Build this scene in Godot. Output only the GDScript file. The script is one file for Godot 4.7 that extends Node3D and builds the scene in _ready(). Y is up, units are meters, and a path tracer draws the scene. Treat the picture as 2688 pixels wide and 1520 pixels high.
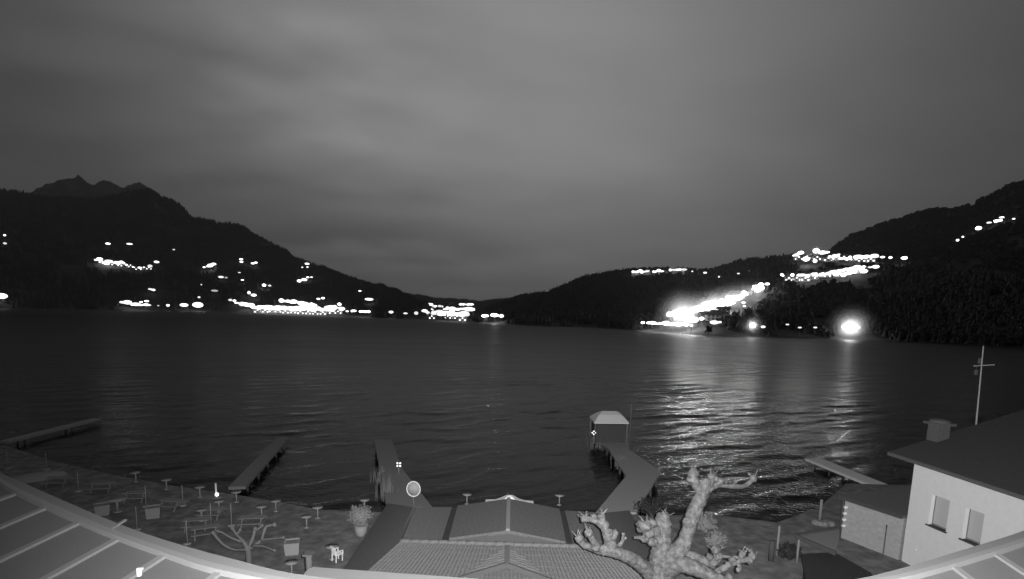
extends Node3D

var names := {}
var noise := FastNoiseLite.new()
var rough_noise := FastNoiseLite.new()
var rng := RandomNumberGenerator.new()
var hills := {}          # name -> {az, s, r, h, p, amp}
var kept_clear := {}     # cells near lamps where no tree grows
var M := {}

# ---------------------------------------------------------------- naming
func numbered(called: String) -> String:
	var n: int = names.get(called, 0)
	names[called] = n + 1
	return called if n == 0 else "%s_%03d" % [called, n]

func tag(o: Node, label: String, category: String, group := "", kind := "") -> void:
	if label != "": o.set_meta("label", label)
	if category != "": o.set_meta("category", category)
	if group != "": o.set_meta("group", group)
	if kind != "": o.set_meta("kind", kind)

func thing(called: String, label: String, category: String, at := Vector3.ZERO, turn := 0.0, group := "") -> Node3D:
	var o := Node3D.new()
	o.name = numbered(called)
	add_child(o)
	o.position = at
	o.rotation.y = turn
	tag(o, label, category, group)
	return o

func part(called: String, mesh: Mesh, m: Material, parent: Node, at := Vector3.ZERO) -> MeshInstance3D:
	var o := MeshInstance3D.new()
	o.name = called
	o.mesh = mesh
	o.material_override = m
	parent.add_child(o, true)
	o.position = at
	return o

func whole(called: String, mesh: Mesh, m: Material, label: String, category: String, at := Vector3.ZERO, group := "") -> MeshInstance3D:
	var o := MeshInstance3D.new()
	o.name = numbered(called)
	o.mesh = mesh
	o.material_override = m
	add_child(o)
	o.position = at
	tag(o, label, category, group)
	return o

func structure(called: String, mesh: Mesh, m: Material, label: String) -> MeshInstance3D:
	var o := whole(called, mesh, m, label, "")
	o.set_meta("kind", "structure")
	return o

func copy(o: Node3D, at: Vector3, turn: float, label: String, group: String) -> Node3D:
	var base := str(o.name)
	if base.length() > 4 and base[-4] == "_" and base.right(3).is_valid_int(): base = base.left(-4)
	var c: Node3D = o.duplicate()
	c.name = numbered(base)
	add_child(c)
	c.position = at
	c.rotation.y = turn
	if label != "": c.set_meta("label", label)
	if group != "": c.set_meta("group", group)
	return c

# ---------------------------------------------------------------- materials
func grey(v: float) -> Color:
	return Color(v, v, v).linear_to_srgb()

func speckle(lo: float, hi: float, freq: float, seed_: int, octaves := 4, size := 512) -> NoiseTexture2D:
	var n := FastNoiseLite.new()
	n.noise_type = FastNoiseLite.TYPE_SIMPLEX_SMOOTH
	n.seed = seed_
	n.frequency = freq
	n.fractal_octaves = octaves
	n.fractal_gain = 0.6
	var t := NoiseTexture2D.new()
	t.width = size
	t.height = size
	t.seamless = true
	t.noise = n
	var g := Gradient.new()
	g.offsets = PackedFloat32Array([0.1, 0.9])
	g.colors = PackedColorArray([grey(lo), grey(hi)])
	t.color_ramp = g
	return t

func plain_mat(v: float, rough := 0.85, spec := 0.3) -> StandardMaterial3D:
	var m := StandardMaterial3D.new()
	m.albedo_color = grey(v)
	m.roughness = rough
	m.metallic_specular = spec
	return m

func worn_mat(lo: float, hi: float, scale_: float, seed_: int, rough := 0.85, freq := 0.02, bump := 0.0) -> StandardMaterial3D:
	var m := StandardMaterial3D.new()
	m.albedo_texture = speckle(lo, hi, freq, seed_)
	m.uv1_triplanar = true
	m.uv1_world_triplanar = true
	m.uv1_scale = Vector3.ONE * scale_
	m.roughness = rough
	m.metallic_specular = 0.3
	if bump > 0.0:
		m.heightmap_enabled = true
		m.heightmap_texture = speckle(0.0, 1.0, freq, seed_ + 7)
		m.heightmap_scale = bump
	return m

func glow_mat(e: float) -> StandardMaterial3D:
	var m := StandardMaterial3D.new()
	m.albedo_color = grey(0.8)
	m.emission_enabled = true
	m.emission = Color.WHITE
	m.emission_energy_multiplier = e
	return m

# ---------------------------------------------------------------- shapes
func start() -> SurfaceTool:
	var st := SurfaceTool.new()
	st.begin(Mesh.PRIMITIVE_TRIANGLES)
	st.set_smooth_group(-1)
	return st

func done(st: SurfaceTool) -> ArrayMesh:
	st.generate_normals()
	return st.commit()

func quad(st: SurfaceTool, a: Vector3, b: Vector3, c: Vector3, d: Vector3) -> void:   # clockwise seen from the front
	for v in [a, b, c, a, c, d]: st.add_vertex(v)

func box(st: SurfaceTool, at: Vector3, size: Vector3, turn := Basis.IDENTITY) -> void:
	var h := size / 2.0
	var p := []
	for i in 8:
		p.append(at + turn * Vector3(h.x if i & 1 else -h.x, h.y if i & 2 else -h.y, h.z if i & 4 else -h.z))
	for f in [[4, 6, 7, 5], [1, 3, 2, 0], [5, 7, 3, 1], [0, 2, 6, 4], [6, 2, 3, 7], [0, 4, 5, 1]]:
		quad(st, p[f[0]], p[f[1]], p[f[2]], p[f[3]])

func box_mesh(size: Vector3, at := Vector3.ZERO) -> ArrayMesh:
	var st := start()
	box(st, at, size)
	return done(st)

func beam(st: SurfaceTool, a: Vector3, b: Vector3, w: float, h: float) -> void:
	var z := (b - a).normalized()
	var up := Vector3.UP if absf(z.y) < 0.95 else Vector3.RIGHT
	var x := up.cross(z).normalized()
	box(st, (a + b) / 2.0, Vector3(w, h, a.distance_to(b)), Basis(x, z.cross(x), z))

func prism(st: SurfaceTool, poly: PackedVector2Array, y0: float, y1: float) -> void:   # poly in x,z
	var ids := Geometry2D.triangulate_polygon(poly)
	for i in range(0, ids.size(), 3):
		var t := [poly[ids[i]], poly[ids[i + 1]], poly[ids[i + 2]]]
		if (t[1] - t[0]).cross(t[2] - t[0]) < 0.0: t = [t[0], t[2], t[1]]
		for q in t: st.add_vertex(Vector3(q.x, y1, q.y))
		for q in [t[0], t[2], t[1]]: st.add_vertex(Vector3(q.x, y0, q.y))
	var ccw := not Geometry2D.is_polygon_clockwise(poly)
	for i in poly.size():
		var a := poly[i]
		var b := poly[(i + 1) % poly.size()]
		if ccw:
			var s := a
			a = b
			b = s
		quad(st, Vector3(a.x, y0, a.y), Vector3(a.x, y1, a.y), Vector3(b.x, y1, b.y), Vector3(b.x, y0, b.y))

func smooth_line(pts: Array, steps: int) -> Array:
	var out := []
	for i in pts.size() - 1:
		var a = pts[maxi(i - 1, 0)]
		var b = pts[i]
		var c = pts[i + 1]
		var d = pts[mini(i + 2, pts.size() - 1)]
		for k in steps:
			var t := float(k) / steps
			out.append(0.5 * ((2.0 * b) + (c - a) * t + (2.0 * a - 5.0 * b + 4.0 * c - d) * t * t + (3.0 * b - a - 3.0 * c + d) * t * t * t))
	out.append(pts[-1])
	return out

# a bent tapering limb; p holds Vector4(x, y, z, radius); bumps roughen it as old bark does
func limb(st: SurfaceTool, p: Array, sides := 10, steps := 4, bumps := 0.0, bump_freq := 3.0) -> void:
	var q := smooth_line(p, steps)
	var rings := []
	st.set_smooth_group(0)
	for i in q.size():
		var here := Vector3(q[i].x, q[i].y, q[i].z)
		var a = q[maxi(i - 1, 0)]
		var b = q[mini(i + 1, q.size() - 1)]
		var dir := Vector3(b.x - a.x, b.y - a.y, b.z - a.z).normalized()
		var side := dir.cross(Vector3(0.31, 0.2, 0.93)).normalized()
		var up := side.cross(dir)
		var ring := []
		for k in sides:
			var t := TAU * k / sides
			var out := side * cos(t) + up * sin(t)
			var v: Vector3 = here + out * q[i].w
			var n := rough_noise.get_noise_3dv(v * bump_freq * 100.0)
			ring.append(here + out * q[i].w * (1.0 + bumps * n))
		rings.append(ring)
	for i in rings.size() - 1:
		for k in sides:
			var k2 := (k + 1) % sides
			quad(st, rings[i][k], rings[i][k2], rings[i + 1][k2], rings[i + 1][k])
	for e in [0, rings.size() - 1]:
		var c := Vector3.ZERO
		for v in rings[e]: c += v
		c /= sides
		for k in sides:
			var k2 := (k + 1) % sides
			var t := [c, rings[e][k], rings[e][k2]] if e > 0 else [c, rings[e][k2], rings[e][k]]
			for v in t: st.add_vertex(v)
	st.set_smooth_group(-1)

func lump(st: SurfaceTool, at: Vector3, r: Vector3, bumps: float, freq: float, rows := 8, sides := 12) -> void:
	st.set_smooth_group(0)
	var grid := []
	for i in rows + 1:
		var ring := []
		for k in sides:
			var e := PI * i / rows - PI / 2.0
			var t := TAU * k / sides
			var d := Vector3(cos(e) * cos(t), sin(e), cos(e) * sin(t))
			var n := rough_noise.get_noise_3dv((at + d * r) * freq * 100.0)
			ring.append(at + d * r * (1.0 + bumps * n))
		grid.append(ring)
	for i in rows:
		for k in sides:
			var k2 := (k + 1) % sides
			quad(st, grid[i][k], grid[i + 1][k], grid[i + 1][k2], grid[i][k2])
	st.set_smooth_group(-1)

func post(st: SurfaceTool, foot: Vector3, h: float, r: float, top_r := -1.0, sides := 10) -> void:
	var tr := r if top_r < 0.0 else top_r
	limb(st, [Vector4(foot.x, foot.y, foot.z, r), Vector4(foot.x, foot.y + h, foot.z, tr)], sides, 1)

# a sheet through a grid of points, with smooth normals
func sheet(rows: int, cols: int, at: Callable) -> ArrayMesh:
	var v := PackedVector3Array()
	var n := PackedVector3Array()
	var ids := PackedInt32Array()
	v.resize(rows * cols)
	n.resize(rows * cols)
	for i in rows:
		for k in cols: v[i * cols + k] = at.call(i, k)
	for i in rows:
		for k in cols:
			var a := v[mini(i + 1, rows - 1) * cols + k] - v[maxi(i - 1, 0) * cols + k]
			var b := v[i * cols + mini(k + 1, cols - 1)] - v[i * cols + maxi(k - 1, 0)]
			var c := a.cross(b).normalized()
			n[i * cols + k] = c if c.y >= 0.0 else -c
	var up := (v[cols] - v[0]).cross(v[1] - v[0]).y > 0.0
	for i in rows - 1:
		for k in cols - 1:
			var a := i * cols + k
			var q := [a, a + cols, a + cols + 1, a, a + cols + 1, a + 1]
			if up: q = [a, a + cols + 1, a + cols, a, a + 1, a + cols + 1]
			ids.append_array(PackedInt32Array(q))
	var arrays := []
	arrays.resize(Mesh.ARRAY_MAX)
	arrays[Mesh.ARRAY_VERTEX] = v
	arrays[Mesh.ARRAY_NORMAL] = n
	arrays[Mesh.ARRAY_INDEX] = ids
	var m := ArrayMesh.new()
	m.add_surface_from_arrays(Mesh.PRIMITIVE_TRIANGLES, arrays)
	return m

# ---------------------------------------------------------------- terrain
func shape_of(hill: Dictionary, az: float) -> Vector3:   # shore distance, ridge distance, ridge height
	var a: Array = hill.rows
	if az <= a[0][0]: return Vector3(a[0][1], a[0][2], a[0][3])
	for i in a.size() - 1:
		if az <= a[i + 1][0]:
			var t: float = (az - a[i][0]) / (a[i + 1][0] - a[i][0])
			return Vector3(lerpf(a[i][1], a[i + 1][1], t), lerpf(a[i][2], a[i + 1][2], t), lerpf(a[i][3], a[i + 1][3], t))
	return Vector3(a[-1][1], a[-1][2], a[-1][3])

func hill_height(hill: Dictionary, x: float, z: float) -> float:
	var az := rad_to_deg(atan2(x, -z))
	var s := shape_of(hill, az)
	var v := (Vector2(x, z).length() - s.x) / (s.y - s.x)
	var y: float
	if v <= 0.0: y = v * 14.0
	elif v <= 1.0: y = s.z * pow(v, hill.p)
	else: y = s.z * (1.0 - 0.9 * pow((v - 1.0) / 0.7, 1.5))
	var mid: float = clampf(4.0 * v * (1.0 - v), 0.0, 1.0) + (hill.get("crags", 0.12) if v > 0.8 else 0.0)
	return y + hill.amp * mid * (noise.get_noise_2d(x, z) + 0.45 * noise.get_noise_2d(x * 3.1 + 900.0, z * 3.1))

func make_hill(called: String, label: String, m: Material, p: float, amp: float, rows: Array, n := 70, cols := 260) -> void:
	var hill := {"rows": rows, "p": p, "amp": amp}
	if called == "massif_left": hill["crags"] = 0.45
	hills[called] = hill
	var a0: float = rows[0][0]
	var a1: float = rows[-1][0]
	var put := func(i: int, k: int) -> Vector3:
		var az := lerpf(a0, a1, float(k) / (cols - 1))
		var s := shape_of(hill, az)
		var v := lerpf(-0.03, 1.5, float(i) / (n - 1))
		var d := s.x + (s.y - s.x) * v
		var x := d * sin(deg_to_rad(az))
		var z := -d * cos(deg_to_rad(az))
		return Vector3(x, hill_height(hill, x, z), z)
	structure(called, sheet(n, cols, put), m, label)

func cell(x: float, z: float) -> Vector2i:
	return Vector2i(floori(x / 9.0), floori(z / 9.0))

func keep_clear(x: float, z: float, reach: float) -> void:   # the street or clearing that opens towards the lake
	var d := Vector2(-x, -z).normalized()
	for k in int(reach / 4.0):
		var q := Vector2(x, z) + d * (k * 4.0)
		for i in [-1, 0, 1]:
			for j in [-1, 0, 1]: kept_clear[cell(q.x + i * 5.0, q.y + j * 5.0)] = true

func conifer_mesh(seed_: int) -> ArrayMesh:
	rng.seed = seed_
	var st := start()
	for tier in 4:
		var y0 := 0.08 + tier * 0.21
		var y1 := y0 + 0.36
		if tier == 3: y1 = 1.0
		var r := 0.24 * (1.0 - 0.22 * tier)
		var ring := []
		for k in 7: ring.append(Vector3(cos(TAU * k / 7.0), 0, sin(TAU * k / 7.0)) * r * rng.randf_range(0.65, 1.2) + Vector3(0, y0 + rng.randf_range(-0.05, 0.05), 0))
		for k in 7:
			for v in [ring[k], Vector3(rng.randf_range(-0.02, 0.02), y1, 0), ring[(k + 1) % 7]]: st.add_vertex(v)
	return done(st)

func leafy_mesh(seed_: int) -> ArrayMesh:
	rng.seed = seed_
	var st := start()
	for k in 46:
		var d := Vector3(rng.randfn(), rng.randfn(), rng.randfn()).normalized() * pow(rng.randf(), 0.4)
		var c := Vector3(d.x * 0.34, 0.6 + d.y * 0.36, d.z * 0.34)
		var a := Vector3(rng.randfn(), rng.randfn(), rng.randfn()).normalized() * 0.14
		var b := a.cross(Vector3(rng.randfn(), rng.randfn(), rng.randfn())).normalized() * 0.12
		for v in [c - a, c + b, c + a, c + a, c - b, c - a]: st.add_vertex(v)
	box(st, Vector3(0, 0.2, 0), Vector3(0.05, 0.4, 0.05))
	return done(st)

func forest(called: String, hill_name: String, mesh: Mesh, m: Material, count: int, tall: Vector2, label: String, seed_: int, v0 := 0.0, v1 := 1.12) -> void:
	rng.seed = seed_
	var hill: Dictionary = hills[hill_name]
	var rows: Array = hill.rows
	var put := []
	for k in count:
		var az := rng.randf_range(rows[0][0], rows[-1][0])
		var s := shape_of(hill, az)
		var d0 := s.x + (s.y - s.x) * v0 + 2.0
		var d1 := s.x + (s.y - s.x) * v1
		var d := sqrt(lerpf(d0 * d0, d1 * d1, rng.randf()))
		var x := d * sin(deg_to_rad(az))
		var z := -d * cos(deg_to_rad(az))
		if kept_clear.has(cell(x, z)) or noise.get_noise_2d(x * 2.0, z * 2.0 + 500.0) < -0.34: continue
		var h := rng.randf_range(tall.x, tall.y)
		var w := h * rng.randf_range(0.8, 1.25)
		put.append(Transform3D(Basis(Vector3.UP, rng.randf() * TAU).scaled(Vector3(w, h, w)), Vector3(x, hill_height(hill, x, z) - 0.4, z)))
	var mm := MultiMesh.new()
	mm.transform_format = MultiMesh.TRANSFORM_3D
	mm.mesh = mesh
	mm.instance_count = put.size()
	for k in put.size(): mm.set_instance_transform(k, put[k])
	var o := MultiMeshInstance3D.new()
	o.name = numbered(called)
	o.multimesh = mm
	o.material_override = m
	add_child(o)
	tag(o, label, "", "", "stuff")

# ---------------------------------------------------------------- water
func wave(x: float, z: float) -> float:
	var d := Vector2(x, z).length()
	var u := x * 0.87 - z * 0.49        # along the crests
	var w := z * 0.87 + x * 0.49              # across them
	var bend := noise.get_noise_2d(x * 14.0, z * 14.0)
	var y := 0.058 * sin(w * 1.15 + u * 0.05 + bend * 3.0)
	y += 0.046 * sin(w * 2.15 - u * 0.22 + bend * 5.0 + 1.3) * (0.6 + rough_noise.get_noise_2d(x * 2.2, z * 3.0))
	y += 0.014 * sin(w * 4.6 + u * 0.5 + bend * 6.0)
	y += 0.055 * rough_noise.get_noise_2d(u * 5.5, w * 15.0)
	# calmer and windier patches drift over the lake
	var wind := clampf(0.92 + 1.1 * noise.get_noise_2d(x * 2.6 + 300.0, z * 4.5), 0.55, 1.5)
	return y * wind * clampf(1.15 - d / 520.0, 0.25, 1.0)

# ---------------------------------------------------------------- lamps
func ranked(label: String, k: int, spots: Array) -> String:   # which of a few alike things this is, counted from the left
	var n := spots.size() / 2
	if n < 2 or n > 12: return label
	var mine := atan2(spots[k], -spots[k + 1])
	var before := 0
	for i in range(0, spots.size(), 2):
		var other := atan2(spots[i], -spots[i + 1])
		if other < mine or other == mine and i < k: before += 1
	if before == 0: return label + ", leftmost"
	if before == n - 1: return label + ", rightmost"
	return label + ", " + ["", "second", "third", "fourth", "fifth", "sixth", "seventh", "eighth", "ninth", "tenth", "eleventh"][before] + " from left"

var lamp_pole: ArrayMesh
var lamp_ball: SphereMesh
func far_lamp(hill: String, x: float, z: float, r: float, e: Material, label: String, group: String, tall := 7.0) -> Node3D:
	var y := hill_height(hills[hill], x, z)
	var o := thing("street_lamp", label, "lamp", Vector3(x, y, z), 0.0, group)
	var pole := part("pole", lamp_pole, M.metal, o)
	pole.scale = Vector3(1, tall, 1)
	var head := part("lamp_head", lamp_ball, e, o, Vector3(0, tall + r * 0.7, 0))
	o.rotation.y = atan2(-x, -z)
	head.scale = Vector3(r * rng.randf_range(0.8, 2.1), r * rng.randf_range(0.55, 0.95), r)
	return o

func glow_light(at: Vector3, energy: float, size: float) -> void:
	var l := OmniLight3D.new()
	l.name = "lamp_light"
	add_child(l, true)
	l.position = at
	l.light_energy = energy
	l.light_size = size
	l.omni_range = 400.0
	l.omni_attenuation = 2.0
	l.shadow_enabled = true

func mist(at: Vector3, size: Vector3, aim: Vector3, density: float, lamp_label: String) -> void:   # lake mist that the strongest lamps light up, thinning outwards
	for k in 7:
		var f := FogVolume.new()
		f.name = numbered("lamp_mist")
		add_child(f)
		f.shape = RenderingServer.FOG_VOLUME_SHAPE_ELLIPSOID
		f.size = size * [1.0, 0.87, 0.74, 0.61, 0.48, 0.36, 0.25][k]
		f.position = at
		if aim != at: f.look_at(aim)
		var m := FogMaterial.new()
		m.albedo = Color(0.95, 0.95, 0.95)
		m.density = density * [0.01, 0.025, 0.06, 0.13, 0.25, 0.5, 1.0][k]
		f.material = m
		tag(f, ["outermost thin veil of mist", "second thin veil of mist", "third veil of mist", "fourth veil of mist", "inner mist", "dense inner mist", "bright heart of the mist"][k] + " around the " + lamp_label, "", "", "stuff")

var house_parts := {}
func village_house(hill: String, x: float, z: float, w: float, lit: bool, label: String, group: String) -> void:
	var y := hill_height(hills[hill], x, z)
	var o := thing("village_house", label, "house", Vector3(x, y - 0.5, z), atan2(-x, -z) + rng.randf_range(-0.4, 0.4), group)
	part("wall", house_parts.wall, M.far_wall, o).scale = Vector3(w / 10.0, 1, 1)
	part("roof", house_parts.roof, M.far_roof, o).scale = Vector3(w / 10.0, 1, 1)
	for k in 3:
		for f in 2:
			part("window", house_parts.window, M.window_lit if lit and (k + f) % 2 == 0 else M.dark_glass, o, Vector3((k - 1) * w * 0.3, 2.2 + f * 2.9, 4.03))

# ================================================================ the scene
func _ready() -> void:
	# camera
	var cam := Camera3D.new()
	cam.name = "camera"
	add_child(cam)
	cam.position = Vector3(0, 15, 0)
	cam.basis = Basis(Vector3.RIGHT, deg_to_rad(-8.0)) * Basis(Vector3.BACK, 0.029991)
	cam.projection = Camera3D.PROJECTION_FRUSTUM
	cam.near = 0.1
	cam.far = 8000.0
	cam.size = 0.1 * 1456.0 / 1400.0
	cam.frustum_offset = Vector2(0, 0.1 * 0.180273)
	cam.current = true
	# sky, air and exposure
	noise.seed = 11
	noise.frequency = 0.006
	noise.fractal_octaves = 4
	rough_noise.seed = 5
	rough_noise.frequency = 0.03
	rough_noise.fractal_octaves = 3
	var env := Environment.new()
	env.tonemap_mode = Environment.TONE_MAPPER_LINEAR
	env.tonemap_exposure = 1.0
	env.background_mode = Environment.BG_SKY
	env.sdfgi_enabled = true
	env.ssao_enabled = true
	env.ssil_enabled = true
	var sky := Sky.new()
	var pano := PanoramaSkyMaterial.new()
	pano.panorama = night_sky()
	sky.sky_material = pano
	env.sky = sky
	env.background_energy_multiplier = 1.0
	env.volumetric_fog_enabled = true
	env.volumetric_fog_density = 0.0
	var we := WorldEnvironment.new()
	we.name = "world_environment"
	we.environment = env
	add_child(we)
	# thin haze lying over the far shores
	var haze := FogVolume.new()
	haze.name = "valley_haze"
	haze.shape = RenderingServer.FOG_VOLUME_SHAPE_BOX
	haze.size = Vector3(5200, 700, 3300)
	haze.position = Vector3(-100, 349, -2090)
	var air := FogMaterial.new()
	air.albedo = Color(0.95, 0.95, 0.95)
	air.density = 0.00014
	haze.material = air
	add_child(haze)
	tag(haze, "thin night haze over the far shores and mountains", "", "", "stuff")
	# the moon behind the overcast
	var moon := DirectionalLight3D.new()
	moon.name = "moon"
	add_child(moon)
	moon.rotation_degrees = Vector3(-55, 25, 0)
	moon.light_energy = 0.012
	moon.light_angular_distance = 20.0
	moon.shadow_enabled = true
	# the night camera's own infrared lamp, beside the lens
	var ir := SpotLight3D.new()
	ir.name = "infrared_light"
	add_child(ir)
	ir.position = Vector3(0.12, 15.1, 0.06)
	ir.look_at(ir.position + Vector3(0.19, -0.14, -1.0))
	ir.light_energy = 2000.0
	ir.spot_angle = 62.0
	ir.spot_angle_attenuation = 1.0
	ir.spot_range = 400.0
	ir.spot_attenuation = 2.0
	ir.light_size = 0.02
	ir.shadow_enabled = true

	materials()
	infrared_lamp()
	landscape()
	villages()
	woods()
	lake()
	shore()
	near_roof()
	tiled_building()
	white_house()
	sheds()
	jetties()
	piers()
	plane_tree()
	beach()
	small_plants()

func night_sky() -> ImageTexture:
	var w := 1024
	var h := 512
	var im := Image.create(w, h, false, Image.FORMAT_RGBF)
	var n := FastNoiseLite.new()
	n.seed = 21
	n.frequency = 0.02
	n.fractal_octaves = 5
	var n2 := FastNoiseLite.new()
	n2.seed = 4
	n2.frequency = 0.011
	n2.fractal_octaves = 4
	for j in h:
		var el := 90.0 - (j + 0.5) / h * 180.0
		var rise := smoothstep(-2.0, 15.0, el)
		var fall := 1.0 - 0.55 * smoothstep(20.0, 62.0, el)
		for i in w:
			var az := wrapf((i + 0.5) / w * 360.0, -180.0, 180.0)
			# town light on the overcast, strongest above the open end of the valley
			var g := exp(-pow((az - 1.0) / 29.0, 2.0))
			var v := 0.046 + 0.232 * g * (0.16 + 0.84 * rise) * fall
			var a := deg_to_rad(az)
			var e := deg_to_rad(clampf(el, 0.0, 90.0))
			# cloud streaks on a flat layer, seen in perspective
			var t := 1.0 / (sin(e) + 0.16)
			var p := Vector2(sin(a), -cos(a)) * cos(e) * t
			var c := n.get_noise_2d(p.x * 70.0 + p.y * 22.0, p.y * 110.0) * 0.6 + n2.get_noise_2d(p.x * 60.0 + p.y * 14.0, p.y * 105.0 + 70.0) * 0.7
			v *= 1.0 + 0.3 * c * (0.4 + 0.6 * smoothstep(8.0, -22.0, az))
			# a paler, mottled patch of cloud on the left
			v *= 1.0 + (0.46 + 0.3 * c) * exp(-pow((az + 22.0) / 11.0, 2.0) - pow((el - 20.0) / 6.0, 2.0))
			# a darker bank of cloud low over the valley
			v *= 1.0 - 0.3 * exp(-pow((el - 7.0 - c * 2.0) / 1.5, 2.0)) * exp(-pow((az + 14.0) / 12.0, 2.0))
			v = maxf(v, 0.03)
			im.set_pixel(i, j, Color(v, v, v))
	return ImageTexture.create_from_image(im)

func materials() -> void:
	M.metal = plain_mat(0.22, 0.6)
	M.forest = worn_mat(0.09, 0.12, 0.02, 31, 0.95)
	M.hill = worn_mat(0.05, 0.11, 0.01, 33, 1.0)
	M.rock = worn_mat(0.05, 0.15, 0.0022, 35, 1.0, 0.012)
	M.far_wall = plain_mat(0.55)
	M.far_roof = plain_mat(0.16)
	M.window_lit = glow_mat(3.0)
	M.dark_glass = plain_mat(0.03, 0.2, 0.5)
	M.lamp = glow_mat(2.4)
	M.lamp_dim = glow_mat(1.2)
	M.lamp_road = glow_mat(12.0)
	for k in ["lamp", "lamp_dim", "lamp_road"]:
		var e: float = {"lamp": 2.4, "lamp_dim": 1.2, "lamp_road": 12.0}[k]
		M[k + "_soft"] = glow_mat(e * 0.4)
		M[k + "_hard"] = glow_mat(e * 2.2)
	M.lamp_bright = glow_mat(9.0)
	M.ground = worn_mat(0.11, 0.24, 0.08, 41, 0.95, 0.02, 2.0)
	M.stone = worn_mat(0.14, 0.26, 0.4, 43, 0.9, 0.03, 1.0)
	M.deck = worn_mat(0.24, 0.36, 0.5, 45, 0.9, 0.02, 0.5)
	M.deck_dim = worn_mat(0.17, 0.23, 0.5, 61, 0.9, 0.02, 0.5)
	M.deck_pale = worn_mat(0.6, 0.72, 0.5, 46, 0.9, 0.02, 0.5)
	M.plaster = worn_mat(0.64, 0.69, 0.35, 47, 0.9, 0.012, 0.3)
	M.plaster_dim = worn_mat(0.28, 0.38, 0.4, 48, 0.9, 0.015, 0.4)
	M.roof_tile = worn_mat(0.07, 0.15, 0.9, 49, 0.85, 0.03, 0.6)
	M.roof_felt = worn_mat(0.08, 0.13, 0.6, 50, 0.9, 0.02, 0.4)
	M.roof_dark = worn_mat(0.03, 0.05, 0.6, 51, 0.9, 0.02, 0.4)
	M.panel = worn_mat(0.14, 0.18, 1.2, 52, 0.7, 0.03)
	M.pale_metal = worn_mat(0.23, 0.27, 1.5, 53, 0.55, 0.03)
	M.zinc = worn_mat(0.18, 0.22, 1.5, 54, 0.6, 0.03)
	M.bark = worn_mat(0.025, 0.12, 0.8, 55, 0.95, 0.012, 2.5)
	M.house_roof = worn_mat(0.045, 0.075, 0.5, 62, 0.95, 0.02, 0.4)
	M.bark_dark = worn_mat(0.1, 0.2, 1.6, 56, 0.95, 0.03, 2.0)
	M.shrub = worn_mat(0.16, 0.28, 1.0, 57, 0.95, 0.03)
	M.shrub_dark = plain_mat(0.03, 0.95)
	M.soil = plain_mat(0.2, 1.0)
	M.canvas = worn_mat(0.68, 0.78, 0.8, 58, 0.85, 0.02)
	M.white_paint = plain_mat(0.78, 0.5)
	M.shutter = plain_mat(0.42, 0.8)
	M.wood_dark = plain_mat(0.07, 0.9)
	M.wood = worn_mat(0.18, 0.25, 1.5, 59, 0.9, 0.03)
	M.table = plain_mat(0.26, 0.6)
	M.pot = plain_mat(0.3, 0.8)
	M.reed = plain_mat(0.22, 0.9)

func infrared_lamp() -> void:
	var o := thing("infrared_lamp", "small round infrared lamp of the night camera above the seamed roof", "lamp", Vector3(0.12, 15.1, 0.06))
	var st := start()
	limb(st, [Vector4(0, 0, 0.09, 0.035), Vector4(0, 0, 0.005, 0.04)], 14, 1)
	part("housing", done(st), M.metal, o)
	var lens := SphereMesh.new()
	lens.radius = 0.02
	lens.height = 0.04
	part("lamp_lens", lens, glow_mat(2.0), o)

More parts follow.
